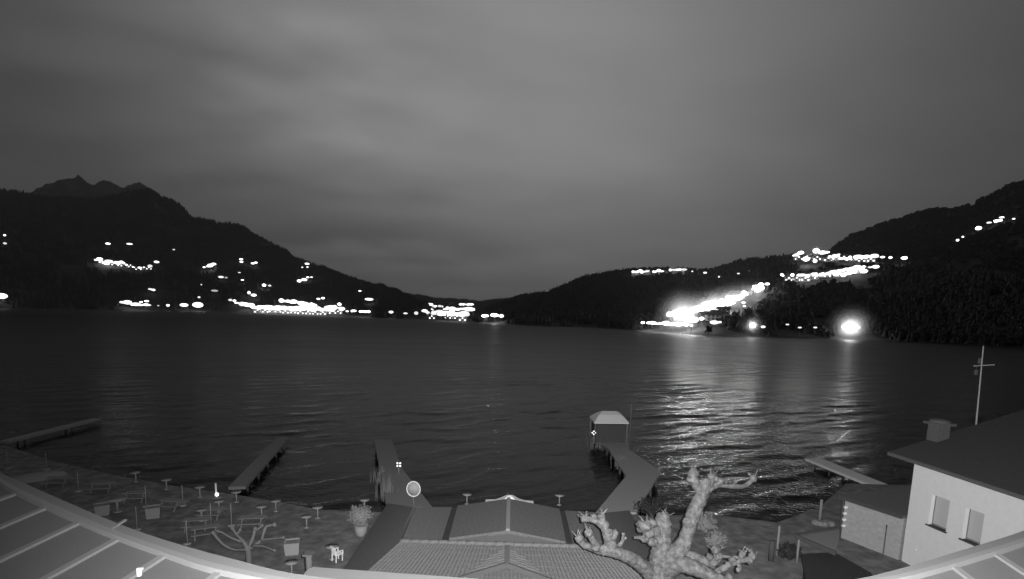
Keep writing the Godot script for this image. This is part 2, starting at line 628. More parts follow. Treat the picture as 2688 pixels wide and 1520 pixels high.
func landscape() -> void:
	make_hill("massif_left", "pale rocky mountain crest behind the left ridge", M.rock, 1.0, 60.0, [[-41.06, 2276, 3300, 433.6], [-40.34, 2258, 3300, 469.9], [-39.7, 2242, 3300, 482.2], [-39.46, 2236, 3300, 489.4], [-39.09, 2227, 3300, 508], [-38.8, 2220, 3300, 515.8], [-38.54, 2214, 3300, 528.3], [-38.16, 2204, 3300, 525], [-37.71, 2193, 3300, 539.4], [-37.4, 2186, 3300, 550.9], [-37.22, 2182, 3300, 559.5], [-36.98, 2176, 3300, 551.3], [-36.71, 2169, 3300, 548.6], [-36.35, 2161, 3300, 551.8], [-36.14, 2156, 3300, 558.9], [-35.75, 2147, 3300, 566], [-35.41, 2139, 3300, 563.6], [-34.98, 2129, 3300, 555], [-34.64, 2121, 3300, 550.7], [-34.32, 2114, 3300, 549.8], [-33.99, 2107, 3300, 561.6], [-33.62, 2099, 3300, 575.6], [-33.26, 2091, 3300, 585.9], [-32.88, 2083, 3300, 578.2], [-32.45, 2073, 3300, 563.4], [-31.99, 2063, 3300, 543], [-31.53, 2053, 3300, 516.6], [-31.04, 2042, 3300, 484.5]], 60, 200)
	make_hill("far_hills", "low far hills at the end of the lake", M.hill, 1.2, 6.0, [[-15.54, 884, 2600, 88.9], [-12.5, 836, 2568, 75.7], [-10.99, 814, 2552, 72.5], [-9.55, 796, 2538, 70.9], [-8.24, 779, 2524, 57.5], [-6.37, 757, 2506, 57.4], [-4.37, 736, 2486, 52.8], [-3.56, 728, 2478, 47.6], [-2.19, 715, 2464, 58.8], [-0.86, 679, 2451, 63.6], [1.43, 625, 2428, 74.4], [4.24, 627, 2400, 85.2]])
	make_hill("mountain_left", "dark wooded mountain falling to the lake on the left", M.hill, 1.15, 16.0, [[-54.01, 559, 2600, 311.5], [-47.81, 708, 2429, 318.2], [-41.89, 963, 2300, 326.9], [-40.63, 970, 2266, 322.2], [-39.72, 975, 2242, 313], [-38.46, 983, 2210, 312.5], [-37.23, 991, 2180, 311.7], [-35.69, 1002, 2144, 318.2], [-34.62, 1010, 2120, 327.2], [-33.3, 1020, 2091, 341], [-32.45, 1027, 2073, 347], [-31.8, 1034, 2059, 329.3], [-31.15, 1040, 2045, 320.9], [-30.72, 1044, 2036, 314.5], [-30.1, 1050, 2023, 297.7], [-29.82, 1053, 2017, 280.4], [-29.54, 1056, 2011, 269], [-28.63, 1056, 1985, 264.3], [-27.28, 1032, 1930, 246.9], [-26.65, 1022, 1905, 248.1], [-25.47, 1003, 1859, 235.7], [-24.77, 993, 1831, 216.4], [-24.19, 984, 1809, 201.9], [-22.97, 967, 1762, 180.1], [-21.96, 954, 1725, 163.4], [-21.38, 946, 1704, 143.2], [-19.78, 927, 1646, 125.5], [-18.82, 917, 1612, 117.3], [-16.94, 898, 1548, 93.1], [-14.86, 873, 1451, 71.8], [-13.95, 858, 1385, 61.8], [-13.34, 848, 1342, 64.3], [-12.54, 836, 1285, 51.7], [-11.96, 828, 1244, 49], [-10.99, 814, 1175, 37], [-9.78, 799, 1091, 24.3], [-8.19, 779, 982, 7.8], [-6.98, 765, 900, -7.5]], 90, 420)
	make_hill("mountain_right", "dark round mountain rising out of the picture on the right", M.hill, 1.1, 14.0, [[24.6, 900, 1700, 116.8], [27.06, 862, 1674, 156.1], [27.95, 847, 1665, 169.9], [28.97, 830, 1653, 193.7], [29.52, 820, 1647, 209.9], [30.32, 806, 1638, 225.1], [31.44, 787, 1625, 234.4], [32.5, 768, 1612, 244.3], [33.91, 743, 1595, 252.6], [35, 722, 1582, 262.5], [35.67, 710, 1573, 262.8], [36.67, 691, 1561, 258.5], [37.24, 680, 1553, 257.1], [38.23, 660, 1540, 267.1], [39.13, 640, 1527, 275.4], [40.04, 620, 1513, 289.5], [40.74, 604, 1503, 291.3], [43.51, 595, 1473, 294.5], [48.97, 582, 1408, 275.9], [56.12, 560, 1300, 215.3]])
	make_hill("hill_right", "wooded hill with lit villages on the right shore", M.hill, 1.1, 7.0, [[-4.57, 738, 1050, -8.5], [-3.38, 726, 1100, 10.8], [-2.18, 715, 1150, 22.1], [-0.86, 679, 1205, 33], [0.73, 640, 1241, 47.8], [3.18, 626, 1201, 54.1], [5.81, 629, 1157, 76.4], [7.09, 631, 1136, 85], [9.19, 618, 1100, 90.8], [11.2, 592, 1072, 93.5], [13.36, 567, 1040, 94.9], [16.13, 523, 1000, 91.2], [17.89, 500, 991, 88], [18.86, 487, 986, 88.9], [20.42, 488, 978, 95.7], [21.39, 495, 972, 102], [23.42, 509, 961, 103.6], [25.34, 524, 950, 106.7], [27.28, 540, 924, 104.4], [29.02, 555, 899, 100.1], [31.53, 564, 863, 92.3], [34.35, 558, 820, 83.6], [37.52, 553, 747, 70.1], [41.75, 517, 640, 49.6], [48.36, 475, 622, 32.4], [54.68, 431, 600, 19]], 80, 420)

func villages() -> void:
	lamp_ball = SphereMesh.new()
	lamp_ball.radius = 1.0
	lamp_ball.height = 2.0
	lamp_ball.radial_segments = 12
	lamp_ball.rings = 6
	var st := start()
	limb(st, [Vector4(0, 0, 0, 0.12), Vector4(0, 1, 0, 0.08)], 6, 1)
	lamp_pole = done(st)
	st = start()
	box(st, Vector3(0, 3, 0), Vector3(10, 6, 8))
	for s in [-1, 1]:
		for v in [Vector3(s * 5, 6, -4), Vector3(s * 5, 8.6, 0), Vector3(s * 5, 6, 4)] if s < 0 else [Vector3(5, 6, 4), Vector3(5, 8.6, 0), Vector3(5, 6, -4)]: st.add_vertex(v)
	house_parts.wall = done(st)
	st = start()
	for s in [-1, 1]: beam(st, Vector3(-5.6, 7.22, s * 2.35), Vector3(5.6, 7.22, s * 2.35), 0.1, 0.1)
	st = start()
	for s in [-1.0, 1.0]:
		var a := Vector3(0, 8.75, 0)
		var b := Vector3(0, 5.75, s * 4.7)
		var mid := (a + b) / 2.0
		var z := (b - a).normalized()
		var x := Vector3.RIGHT
		box(st, mid, Vector3(11.4, 0.25, a.distance_to(b)), Basis(x, z.cross(x), z))
	house_parts.roof = done(st)
	house_parts.window = box_mesh(Vector3(1.5, 1.7, 0.1))
	# [hill, material, radius, label, group, place x, z, x, z ...]
	var rows := [
		["mountain_left", "lamp", 2.76, "large single lamp high on the left mountain, under the rocky crest", "", [-833, -1228]],
		["mountain_left", "lamp", 2.16, "smaller high lamp just left of the large one under the rocky crest", "", [-871, -1216]],
		["mountain_left", "lamp", 1.56, "lone small lamp high on the left mountain, right of the two larger ones", "", [-764, -1271]],
		["mountain_left", "lamp", 1.56, "pair of lamps at the left edge, halfway up the mountain", "paired lamps at the left edge", [-1025, -1143, -1000, -1114]],
		["mountain_left", "lamp", 2.40, "lamp at the left edge just above the lake", "", [-659, -722]],
		["mountain_left", "lamp", 2.04, "street lamp in the level hamlet row below the two high lamps", "left hamlet row of lamps", [-784, -1061, -782, -1067, -773, -1063, -766, -1062, -767, -1070, -757, -1064, -758, -1073, -753, -1073, -754, -1085, -746, -1080, -737, -1074]],
		["mountain_left", "lamp", 1.92, "street lamp at the right end of the level hamlet row, left mountain", "lamps ending the left hamlet row", [-721, -1070, -704, -1062, -716, -1092, -702, -1089, -715, -1130]],
		["mountain_left", "lamp", 2.28, "lamp in the short bright bar in the middle of the left mountain", "lamps of the short bright bar", [-669, -1218, -657, -1212, -651, -1210, -643, -1209]],
		["mountain_left", "lamp_dim", 1.80, "dim lamp in the broken row below the short bright bar", "dim lamps below the bright bar", [-593, -1140, -574, -1123, -558, -1145, -534, -1107, -600, -1080, -557, -1046, -550, -981]],
		["mountain_left", "lamp", 1.44, "tiny lamp left of the bright knot on the middle slope", "tiny lamps on the middle slope", [-622, -1287, -607, -1257]],
		["mountain_left", "lamp", 2.28, "lamp of the bright knot on the middle slope of the left mountain", "lamps of the bright knot", [-583, -1259, -582, -1272]],
		["mountain_left", "lamp", 2.04, "lamp of the twin lights halfway down the left slope", "twin lamps on the slope", [-479, -1078, -470, -1082]],
		["mountain_left", "lamp", 2.04, "lamp of the slanting pair above the lakeside town", "slanting pair of lamps", [-479, -1016, -467, -1008]],
		["mountain_left", "lamp", 1.92, "lamp of the steep little cluster near the left ridge's right end", "steep cluster of lamps", [-546, -1487, -521, -1386, -514, -1401]],
		["mountain_left", "lamp", 2.16, "lamp of the bright dash under the steep little cluster", "bright dash of lamps", [-481, -1261, -476, -1277, -472, -1288, -468, -1300]],
		["mountain_left", "lamp", 2.04, "lamp of the bright shore hamlet at the left end of the lake", "shore hamlet lamps", [-589, -844, -582, -845, -577, -846, -570, -839, -568, -842, -566, -845, -564, -848, -560, -854, -558, -858]],
		["mountain_left", "lamp", 1.44, "small lamp beside the bright shore hamlet", "small lamps by the shore hamlet", [-580, -873, -578, -883, -551, -869, -544, -882]],
		["mountain_left", "lamp", 2.88, "left one of two round lamps alone on the left shore", "", [-531, -903]],
		["mountain_left", "lamp", 2.88, "right one of two round lamps alone on the left shore", "", [-519, -921]],
		["mountain_left", "lamp", 1.80, "lamp of the small knot above the shore hamlet", "small knot of lamps", [-611, -944, -606, -945]],
		["mountain_left", "lamp", 2.52, "street lamp in the dense lakeside town under the left mountain", "lamps of the lakeside town", [-488, -966, -477, -958, -469, -949, -454, -937, -449, -937, -441, -929, -434, -925, -420, -903, -412, -901, -409, -901, -409, -900, -402, -898, -399, -900, -396, -896, -394, -896, -391, -895, -384, -893, -383, -893, -377, -891, -374, -890, -374, -890, -362, -887, -364, -887, -358, -900, -358, -886, -352, -884, -346, -882, -340, -891, -343, -890, -336, -886, -333, -878, -330, -878, -327, -895, -331, -887, -314, -873, -320, -880, -315, -873, -313, -873, -299, -869, -298, -869, -307, -882, -288, -867, -292, -868, -286, -866, -293, -887, -290, -890, -279, -864, -287, -898, -284, -888, -269, -876, -277, -893, -404, -973, -404, -975, -398, -969, -389, -966, -384, -955, -373, -942, -372, -948, -363, -946, -355, -939, -354, -935, -348, -930, -337, -914, -331, -917, -331, -917, -324, -913, -312, -891, -380, -892, -364, -887, -355, -885, -347, -882, -340, -880, -334, -879, -329, -877, -314, -873, -311, -872, -299, -869, -290, -867, -284, -866, -279, -864, -267, -866]],
		["mountain_left", "lamp", 1.68, "lamp trailing off at the right end of the lakeside town", "trailing lamps of the town", [-255, -857, -247, -854, -244, -853, -231, -847, -224, -844, -218, -841]],
		["mountain_left", "lamp", 2.04, "lamp above the right part of the lakeside town", "lamps above the town", [-341, -1002, -347, -996, -297, -954]],
		["mountain_left", "lamp", 2.40, "bright lamp low on the tail of the left ridge", "", [-266, -1029]],
		["mountain_left", "lamp", 1.56, "small lamp over the bright one on the tail of the left ridge", "", [-320, -1165]],
		["far_hills", "lamp", 2.60, "street lamp in the slanting rows of the town at the lake end", "rows of the lake end town", [-246, -1307, -246, -1358, -231, -1334, -212, -1289, -212, -1325, -198, -1315, -171, -1191, -186, -1317, -172, -1294, -160, -1251, -139, -1123, -135, -1135, -133, -1165, -124, -1124, -116, -1140, -112, -1139, -109, -1157, -97, -1108, -88, -1082, -85, -1080, -141, -1511, -134, -1499, -129, -1557, -121, -1548]],
		["far_hills", "lamp", 2.00, "street lamp in the dense waterfront of the town at the lake end", "waterfront of the lake end town", [-141, -903, -137, -858, -139, -944, -126, -820, -120, -842, -111, -772, -126, -923, -118, -889, -104, -768, -100, -765, -100, -765, -110, -867, -99, -823, -88, -757, -98, -880, -85, -759, -102, -766, -99, -764, -98, -763, -94, -761, -86, -755, -85, -755, -85, -755, -81, -752, -79, -751, -72, -746, -78, -814, -70, -785, -72, -835, -75, -839]],
		["far_hills", "lamp", 1.70, "single lamp left of the lake end town", "single lamps by the lake end town", [-155, -800, -158, -885, -138, -790, -149, -890, -179, -816]],
		["far_hills", "lamp", 2.40, "lamp at the right end of the lake end waterfront", "end lamps of the waterfront", [-69, -744, -63, -740]],
		["far_hills", "lamp", 1.80, "small lamp beside the bright diamond light on the middle shore", "small lamps by the diamond light", [-39, -724, -35, -721, -16, -693]],
		["hill_right", "lamp", 1.70, "street lamp in the left part of the lit row along the right hill's crest", "crest row, left part", [204, -986, 207, -977, 209, -975, 214, -976, 212, -955, 216, -958, 222, -960, 225, -964, 228, -939, 231, -938, 239, -949, 239, -942, 240, -931]],
		["hill_right", "lamp", 1.60, "street lamp in the right part of the right hill's crest row", "crest row, right part", [253, -931, 255, -934, 258, -926, 260, -920, 261, -916, 265, -917, 270, -914, 273, -921, 280, -901]],
		["hill_right", "lamp_dim", 1.30, "weak lamp straggling right of the crest row", "weak lamps by the crest row", [292, -876, 287, -801, 305, -778]],
		["hill_right", "lamp", 1.60, "lamp of the hilltop village around the brightest roof light", "hilltop village lamps", [398, -817, 400, -815, 417, -836, 414, -832, 401, -765, 428, -799, 432, -797]],
		["hill_right", "lamp", 1.50, "street lamp in the long level row right of the hilltop village", "level row of the hilltop village", [426, -776, 427, -770, 430, -772, 433, -769, 435, -770, 427, -750, 430, -745, 429, -740, 436, -746, 432, -737, 436, -732, 441, -738, 442, -738, 440, -728, 444, -725, 449, -732, 448, -725, 449, -724, 452, -721, 453, -716, 454, -708, 456, -696]],
		["hill_right", "lamp", 1.40, "last lamp at the right end of the hilltop row", "", [460, -677]],
		["hill_right", "lamp_dim", 1.50, "street lamp among the pale houses under the hilltop village", "lamps among the pale houses", [349, -695, 352, -697, 356, -694, 354, -684, 359, -685, 365, -685, 368, -683, 373, -684, 376, -685, 381, -685, 386, -689, 389, -684, 392, -688, 397, -684, 397, -680, 403, -681, 405, -681, 405, -676, 407, -674, 415, -680, 363, -692, 367, -695, 371, -691, 373, -690, 380, -687, 383, -683, 385, -684, 392, -684, 393, -683, 401, -682, 400, -675, 408, -681]],
		["hill_right", "lamp", 1.60, "street lamp along the pale houses under the hilltop village", "bright lamps along the pale houses", [354, -686, 359, -678, 362, -674, 374, -680, 377, -669, 384, -666, 390, -667, 397, -666, 406, -664, 335, -712, 340, -726, 419, -674, 423, -670]],
		["hill_right", "lamp_road", 1.90, "street lamp on the glaring village road that climbs the right hill", "lamps of the climbing village road", [160, -568, 166, -570, 173, -578, 177, -587, 178, -568, 187, -589, 187, -573, 196, -599, 197, -583, 205, -602, 210, -604, 213, -607, 211, -593, 218, -596, 225, -612, 234, -621, 230, -604, 237, -607, 241, -617, 250, -621, 258, -638, 255, -628, 272, -645, 275, -648, 277, -643, 283, -653, 187, -585, 191, -597, 188, -568, 192, -575, 191, -566, 206, -600, 199, -568, 206, -567, 218, -597, 216, -586, 227, -592, 217, -574, 157, -569, 162, -570, 161, -550, 159, -549, 161, -545, 161, -538, 166, -544, 165, -535, 161, -509, 167, -516, 170, -510]],
		["hill_right", "lamp", 1.30, "small lamp off the climbing village road", "small lamps off the road", [292, -657, 238, -587, 233, -572]],
		["hill_right", "lamp_road", 1.30, "waterfront lamp below the glaring village", "waterfront lamps below the village", [128, -558, 132, -549, 134, -543, 136, -537, 138, -531, 139, -528, 141, -521, 143, -513, 144, -507, 147, -499, 147, -497, 144, -508, 146, -500, 148, -494, 150, -488, 152, -481]],
		["hill_right", "lamp_dim", 1.20, "small lamp between the glaring village and the shore light", "small lamps near the shore light", [171, -480, 175, -482, 177, -483, 210, -473]],
		["hill_right", "lamp_dim", 0.60, "weak lamp on the dark shore between the two strong lights", "weak shore lamps", [239, -491, 247, -485, 263, -490]],
		["mountain_right", "lamp", 2.20, "lowest lamp of the slanting chain on the right mountain", "", [729, -949]],
		["mountain_right", "lamp", 2.30, "middle lamp of the slanting chain on the right mountain", "", [755, -942]],
		["mountain_right", "lamp", 1.80, "lamp of the pair high on the right mountain", "pair of lamps on the right mountain", [751, -905, 746, -895]],
		["mountain_right", "lamp", 1.50, "uppermost small lamp on the right mountain", "", [755, -900]],
		["mountain_right", "lamp_dim", 1.60, "dim lamp along the slanting chain on the right mountain", "dim lamps of the slanting chain", [750, -966, 749, -871, 762, -931]],
	]
	rng.seed = 77
	var crowded := ["lamps of the lakeside town", "rows of the lake end town", "waterfront of the lake end town", "level row of the hilltop village", "lamps among the pale houses", "crest row, left part"]
	var rest := []
	var rest_poles := []
	for row in rows:
		var spots: Array = row[5]
		for k in range(0, spots.size(), 2):
			keep_clear(spots[k], spots[k + 1], 110.0 if hill_height(hills[row[0]], spots[k], spots[k + 1]) < 28.0 and row[0] != "hill_right" else 14.0)
			var r: float = row[2] * rng.randf_range(0.75, 1.8)
			var own: Material = M[row[1]] if rng.randf() < 0.6 else M[row[1] + ["_soft", "_hard"][rng.randi() % 2]]
			if row[4] in crowded and k >= 20:      # the far towns hold more lamps than one can pick apart
				var y := hill_height(hills[row[0]], spots[k], spots[k + 1])
				rest.append(Transform3D(Basis(Vector3.UP, atan2(-spots[k], -spots[k + 1])).scaled_local(Vector3(r * rng.randf_range(0.8, 2.4), r * rng.randf_range(0.55, 0.95), r)), Vector3(spots[k], y + 7.0 + r * 0.7, spots[k + 1])))
				rest_poles.append(Transform3D(Basis.IDENTITY.scaled(Vector3(1, 7, 1)), Vector3(spots[k], y, spots[k + 1])))
				continue
			far_lamp(row[0], spots[k], spots[k + 1], r, own, ranked(row[3], k, spots), row[4])
	var far_lamps := Node3D.new()
	far_lamps.name = "street_lamps_of_far_towns"
	add_child(far_lamps)
	tag(far_lamps, "the many smaller street lamps crowded in the two far lakeside towns", "", "", "stuff")
	for pair in [["lamp_head", lamp_ball, rest, M.lamp], ["pole", lamp_pole, rest_poles, M.metal]]:
		var mm := MultiMesh.new()
		mm.transform_format = MultiMesh.TRANSFORM_3D
		mm.mesh = pair[1]
		mm.instance_count = pair[2].size()
		for k in pair[2].size(): mm.set_instance_transform(k, pair[2][k])
		var mi := MultiMeshInstance3D.new()
		mi.name = pair[0]
		mi.multimesh = mm
		mi.material_override = pair[3]
		mi.set_meta("kind", "stuff")
		far_lamps.add_child(mi)
	# [hill, lit, label, group, places]
	var homes := [
		["hill_right", true, "pale village house with lit windows under the hilltop village", "pale houses under the hilltop village", [340, -706, 354, -727, 350, -706, 357, -699, 370, -717, 367, -702, 379, -712, 380, -704, 385, -703, 393, -710, 394, -691, 403, -702, 402, -692, 410, -688, 414, -684, 414, -684]],
		["hill_right", false, "house along the glaring road on the right hill", "houses along the climbing road", [171, -582, 183, -602, 181, -585, 194, -616, 199, -613, 207, -613, 217, -621, 218, -612, 223, -606, 241, -630, 242, -631, 253, -640, 267, -653, 274, -664, 281, -656, 296, -676]],
		["hill_right", false, "waterfront house beneath the glaring village on the right hill", "waterfront houses", [171, -547, 174, -546, 187, -553, 191, -542, 199, -549, 208, -561]],
		["hill_right", true, "village house in the hilltop row on the right", "houses of the hilltop row", [405, -818, 414, -810, 419, -796, 427, -781, 435, -778, 440, -768, 447, -753, 454, -749, 455, -732]],
		["hill_right", false, "house in the lit row along the right hill's crest", "houses of the crest row", [210, -998, 217, -975, 227, -971, 235, -952, 247, -957, 254, -949, 264, -939, 272, -932]],
		["mountain_left", true, "house in the dense lakeside town under the left mountain", "houses of the lakeside town", [-417, -909, -403, -906, -391, -908, -379, -904, -365, -895, -352, -896, -337, -887, -325, -884, -312, -880, -299, -878, -288, -887, -278, -888]],
		["mountain_left", true, "house of the level hamlet row on the left mountain", "houses of the left hamlet", [-784, -1075, -772, -1083, -758, -1088, -740, -1088, -725, -1092, -713, -1101]],
		["far_hills", true, "house in the town at the lake end", "houses of the lake end town", [-129, -852, -118, -810, -122, -870, -116, -860, -108, -849, -98, -818, -92, -820, -84, -816, -70, -754, -68, -752]],
	]
	for row in homes:
		var spots: Array = row[4]
		for k in range(0, spots.size(), 2):
			keep_clear(spots[k], spots[k + 1], 22.0)
			village_house(row[0], spots[k], spots[k + 1], rng.randf_range(9.0, 14.0), row[1], ranked(row[2], k, spots), row[3])
	# the lamps strong enough to light the slope and the lake around them
	var strong := [
		["hill_right", 289, -482, 3.40, 620, "huge floodlight at the water's edge on the right shore", 8.0, 44.0, 0.0900],
		["hill_right", 198, -466, 2.30, 90, "strong diamond shaped shore light left of the huge floodlight", 8.0, 24.0, 0.0600],
		["hill_right", 159, -536, 3.20, 620, "widest glare at the lower end of the climbing village road", 10.0, 52.0, 0.0700],
		["hill_right", 159, -502, 2.60, 380, "strong lamp right under the widest glare of the village road", 9.0, 0.0, 0.0000],
		["hill_right", 198, -568, 2.40, 430, "strong lamp on the lower half of the climbing village road", 9.0, 0.0, 0.0000],
		["hill_right", 220, -585, 2.40, 430, "strong lamp in the middle of the climbing village road", 9.0, 0.0, 0.0000],
		["hill_right", 244, -608, 2.20, 380, "strong lamp on the upper half of the climbing village road", 9.0, 0.0, 0.0000],
		["hill_right", 272, -635, 2.20, 260, "strong lamp at the upper end of the climbing village road", 9.0, 0.0, 0.0000],
		["hill_right", 422, -805, 4.00, 130, "brightest roof light of the hilltop village", 9.0, 18.0, 0.0500],
		["hill_right", 396, -779, 3.20, 120, "bright diamond shaped lamp below the brightest hilltop light", 8.0, 0.0, 0.0000],
		["hill_right", 339, -696, 2.00, 80, "round bright lamp at the left end of the pale houses", 8.0, 0.0, 0.0000],
		["hill_right", 345, -672, 1.90, 70, "round bright lamp just below the pale houses", 8.0, 0.0, 0.0000],
		["far_hills", -25, -712, 2.60, 120, "bright diamond light on the middle shore, right of the lake end town", 8.0, 0.0, 0.0000],
	]
	for row in strong:
		keep_clear(row[1], row[2], 30.0)
		if row[7] > 40.0: keep_clear(row[1] + 20.0, row[2] - 8.0, 60.0)
		var o := far_lamp(row[0], row[1], row[2], row[3], M.lamp_bright, row[5], "", row[6])
		if row[7] > 0.0: mist(o.position + Vector3(0, row[6] + row[3] * 0.7, 0), Vector3.ONE * row[7], o.position + Vector3(0, row[6] + row[3] * 0.7, 0), row[8], row[5])
		glow_light(o.position + Vector3(0, row[6] + row[3] * 0.7, 0) + Vector3(-row[1], 0, -row[2]).normalized() * (row[3] + 0.4), row[4], row[3] * 0.5)

	mist(Vector3(222.30, 32.00, -606.80), Vector3(46, 40, 200), Vector3(283.13, 48.65, -651.82), 0.03, "climbing village road")
	# long lit hall beside the floodlight
	var hall := thing("lakeside_hall", "long low white hall lit by the huge floodlight on the right shore", "hall", Vector3(313.66, 3.29, -492.00), -0.514)
	part("wall", box_mesh(Vector3(16.3, 2.6, 6), Vector3(0, 1.3, -3)), M.plaster, hall)
	part("roof", box_mesh(Vector3(16.3 + 1.0, 0.3, 7), Vector3(0, 2.75, -3)), M.far_roof, hall)
	part("base", box_mesh(Vector3(16.3, 5, 5.6), Vector3(0, -2.5, -3)), M.wood_dark, hall)

func woods() -> void:
	var c := conifer_mesh(3)
	var l := leafy_mesh(8)
	forest("forest_left", "mountain_left", c, M.forest, 30000, Vector2(6, 12), "dark conifer forest covering the left mountain", 101)
	forest("forest_right_mountain", "mountain_right", l, M.forest, 16000, Vector2(6, 10), "dark forest on the high right mountain", 102)
	forest("forest_hill", "hill_right", c, M.forest, 12000, Vector2(5, 11), "conifers on the wooded hill of the right shore", 103)
	forest("shore_woods", "hill_right", l, M.forest, 11000, Vector2(5, 9), "leafy woods on the hill of the right shore", 104)
	forest("forest_far", "far_hills", c, M.forest, 7000, Vector2(8, 14), "woods on the low far hills at the lake end", 105)

func lake() -> void:
	var radii := []
	var d := 30.0
	while d < 260.0:
		radii.append(d)
		d += maxf(0.38, d * 0.0058)
	while d < 1400.0:
		radii.append(d)
		d *= 1.03
	var cols := 300
	var t := NoiseTexture2D.new()
	var n := FastNoiseLite.new()
	n.seed = 9
	n.frequency = 0.02
	n.fractal_octaves = 4
	t.width = 1024
	t.height = 1024
	t.seamless = true
	t.as_normal_map = true
	t.bump_strength = 6.0
	t.noise = n
	# farther out the waves are too fine to build, so the surface itself gets rougher, band by band
	var whole_lake := ArrayMesh.new()
	var ends := [0.0, 60.0, 72.0, 84.0, 97.0, 110.0, 125.0, 142.0, 160.0, 182.0, 206.0, 235.0, 270.0, 310.0, 360.0, 430.0, 520.0, 2000.0]
	for band_no in ends.size() - 1:
		var own := []
		for q in radii.size():
			if radii[q] >= ends[band_no] and radii[q] < ends[band_no + 1]: own.append(radii[q])
			elif radii[q] >= ends[band_no + 1]:
				own.append(radii[q])
				break
		var put := func(i: int, k: int) -> Vector3:
			var az := deg_to_rad(lerpf(-64.0, 64.0, float(k) / (cols - 1)))
			var x: float = own[i] * sin(az)
			var z: float = -own[i] * cos(az)
			return Vector3(x, wave(x, z), z)
		var m := StandardMaterial3D.new()
		m.albedo_color = grey(0.008)
		m.roughness = 0.12 + 0.0275 * band_no
		m.metallic_specular = 0.29
		m.normal_enabled = true
		m.normal_texture = t
		m.normal_scale = 0.5
		m.uv1_triplanar = true
		m.uv1_world_triplanar = true
		m.uv1_scale = Vector3(0.045, 0.1, 0.1)
		whole_lake.add_surface_from_arrays(Mesh.PRIMITIVE_TRIANGLES, sheet(own.size(), cols, put).surface_get_arrays(0))
		whole_lake.surface_set_material(band_no, m)
	structure("lake_water", whole_lake, null, "dark rippled lake water reflecting the shore lights")

func shore() -> void:
	var poly := PackedVector2Array([Vector2(-420, -180), Vector2(-120, -88), Vector2(-70, -62), Vector2(-49.06, -52.08), Vector2(-40.50, -47.29), Vector2(-33.79, -44.35), Vector2(-27.26, -41.80), Vector2(-22.15, -40.36), Vector2(-17.29, -38.84), Vector2(-13.29, -37.30), Vector2(-9, -37.2), Vector2(-4, -38.2), Vector2(3, -38.4), Vector2(10, -38), Vector2(15, -38.6), Vector2(19, -37.4), Vector2(24, -41), Vector2(30, -47.6), Vector2(36, -47.6), Vector2(60, -50), Vector2(130, -75), Vector2(420, -140), Vector2(420, 160), Vector2(-420, 160)])
	var st := start()
	prism(st, poly, -1.5, 0.8)
	structure("ground", done(st), M.ground, "dry lawn and gravel bank between the buildings and the lake")
	# low kerb stones along the water
	st = start()
	for i in range(3, 21):
		var a := poly[i]
		var b := poly[i + 1]
		beam(st, Vector3(a.x, 0.63, a.y), Vector3(b.x, 0.63, b.y), 0.5, 0.36)
	structure("shore_kerb", done(st), M.ground, "low stone edge along the waterline")

# ---------------------------------------------------------------- the roof under the camera
func eave_point(kind: int, x: float) -> Vector3:   # 0 inner strip, 1 outer edge
	var a: Array = [Vector2(-20.68, -20.13), Vector2(-17.82, -17.93), Vector2(-15.092, -15.906), Vector2(-13.948, -15.136), Vector2(-12.298, -14.146), Vector2(-10.67, -13.2), Vector2(-9.086, -12.32), Vector2(-7.502, -11.528), Vector2(-6.006, -10.846), Vector2(-3.52, -10.164), Vector2(0.66, -9.724), Vector2(5.06, -10.252), Vector2(7.04, -10.846), Vector2(8.778, -11.462), Vector2(10.89, -12.452), Vector2(13.222, -13.618), Vector2(15.84, -15.07), Vector2(18.92, -16.94)]
	if kind == 1: a = [Vector2(-20.68, -20.57), Vector2(-16.17, -17.072), Vector2(-14.806, -16.236), Vector2(-12.342, -14.762), Vector2(-9.526, -13.134), Vector2(-7.832, -12.276), Vector2(-6.028, -11.506), Vector2(-4.18, -10.846), Vector2(0.66, -10.296), Vector2(5.06, -10.736), Vector2(7.458, -11.374), Vector2(8.866, -11.968), Vector2(10.956, -13.002), Vector2(14.146, -14.63), Vector2(18.92, -17.38)]
	for i in a.size() - 1:
		if x <= a[i + 1].x or i == a.size() - 2:
			var p0: Vector2 = a[maxi(i - 1, 0)]
			var p3: Vector2 = a[mini(i + 2, a.size() - 1)]
			var t: float = (x - a[i].x) / (a[i + 1].x - a[i].x)
			var m0: float = (a[i + 1].y - p0.y) / (a[i + 1].x - p0.x)
			var m1: float = (p3.y - a[i].y) / (p3.x - a[i].x)
			var w: float = a[i + 1].x - a[i].x
			var z: float = (2 * t * t * t - 3 * t * t + 1) * a[i].y + (t * t * t - 2 * t * t + t) * w * m0 + (-2 * t * t * t + 3 * t * t) * a[i + 1].y + (t * t * t - t * t) * w * m1
			return Vector3(x, 9.5, z)
	return Vector3.ZERO

func along(x0: float, x1: float, n: int, kind: int, shift: float, y: float) -> Array:
	var out := []
	for i in n + 1:
		var p := eave_point(kind, lerpf(x0, x1, float(i) / n))
		var q := eave_point(1 - kind, lerpf(x0, x1, float(i) / n))
		out.append(Vector3(p.x, y, p.z + (q.z - p.z) * shift))
	return out

func band(st: SurfaceTool, front: Array, back: Array, drop: float) -> void:   # a flat strip with edges that go down by drop
	var d := Vector3(0, -drop, 0)
	for i in front.size() - 1:
		quad(st, front[i], front[i + 1], back[i + 1], back[i])
		quad(st, back[i], back[i + 1], back[i + 1] + d, back[i] + d)
		quad(st, front[i + 1], front[i], front[i] + d, front[i + 1] + d)

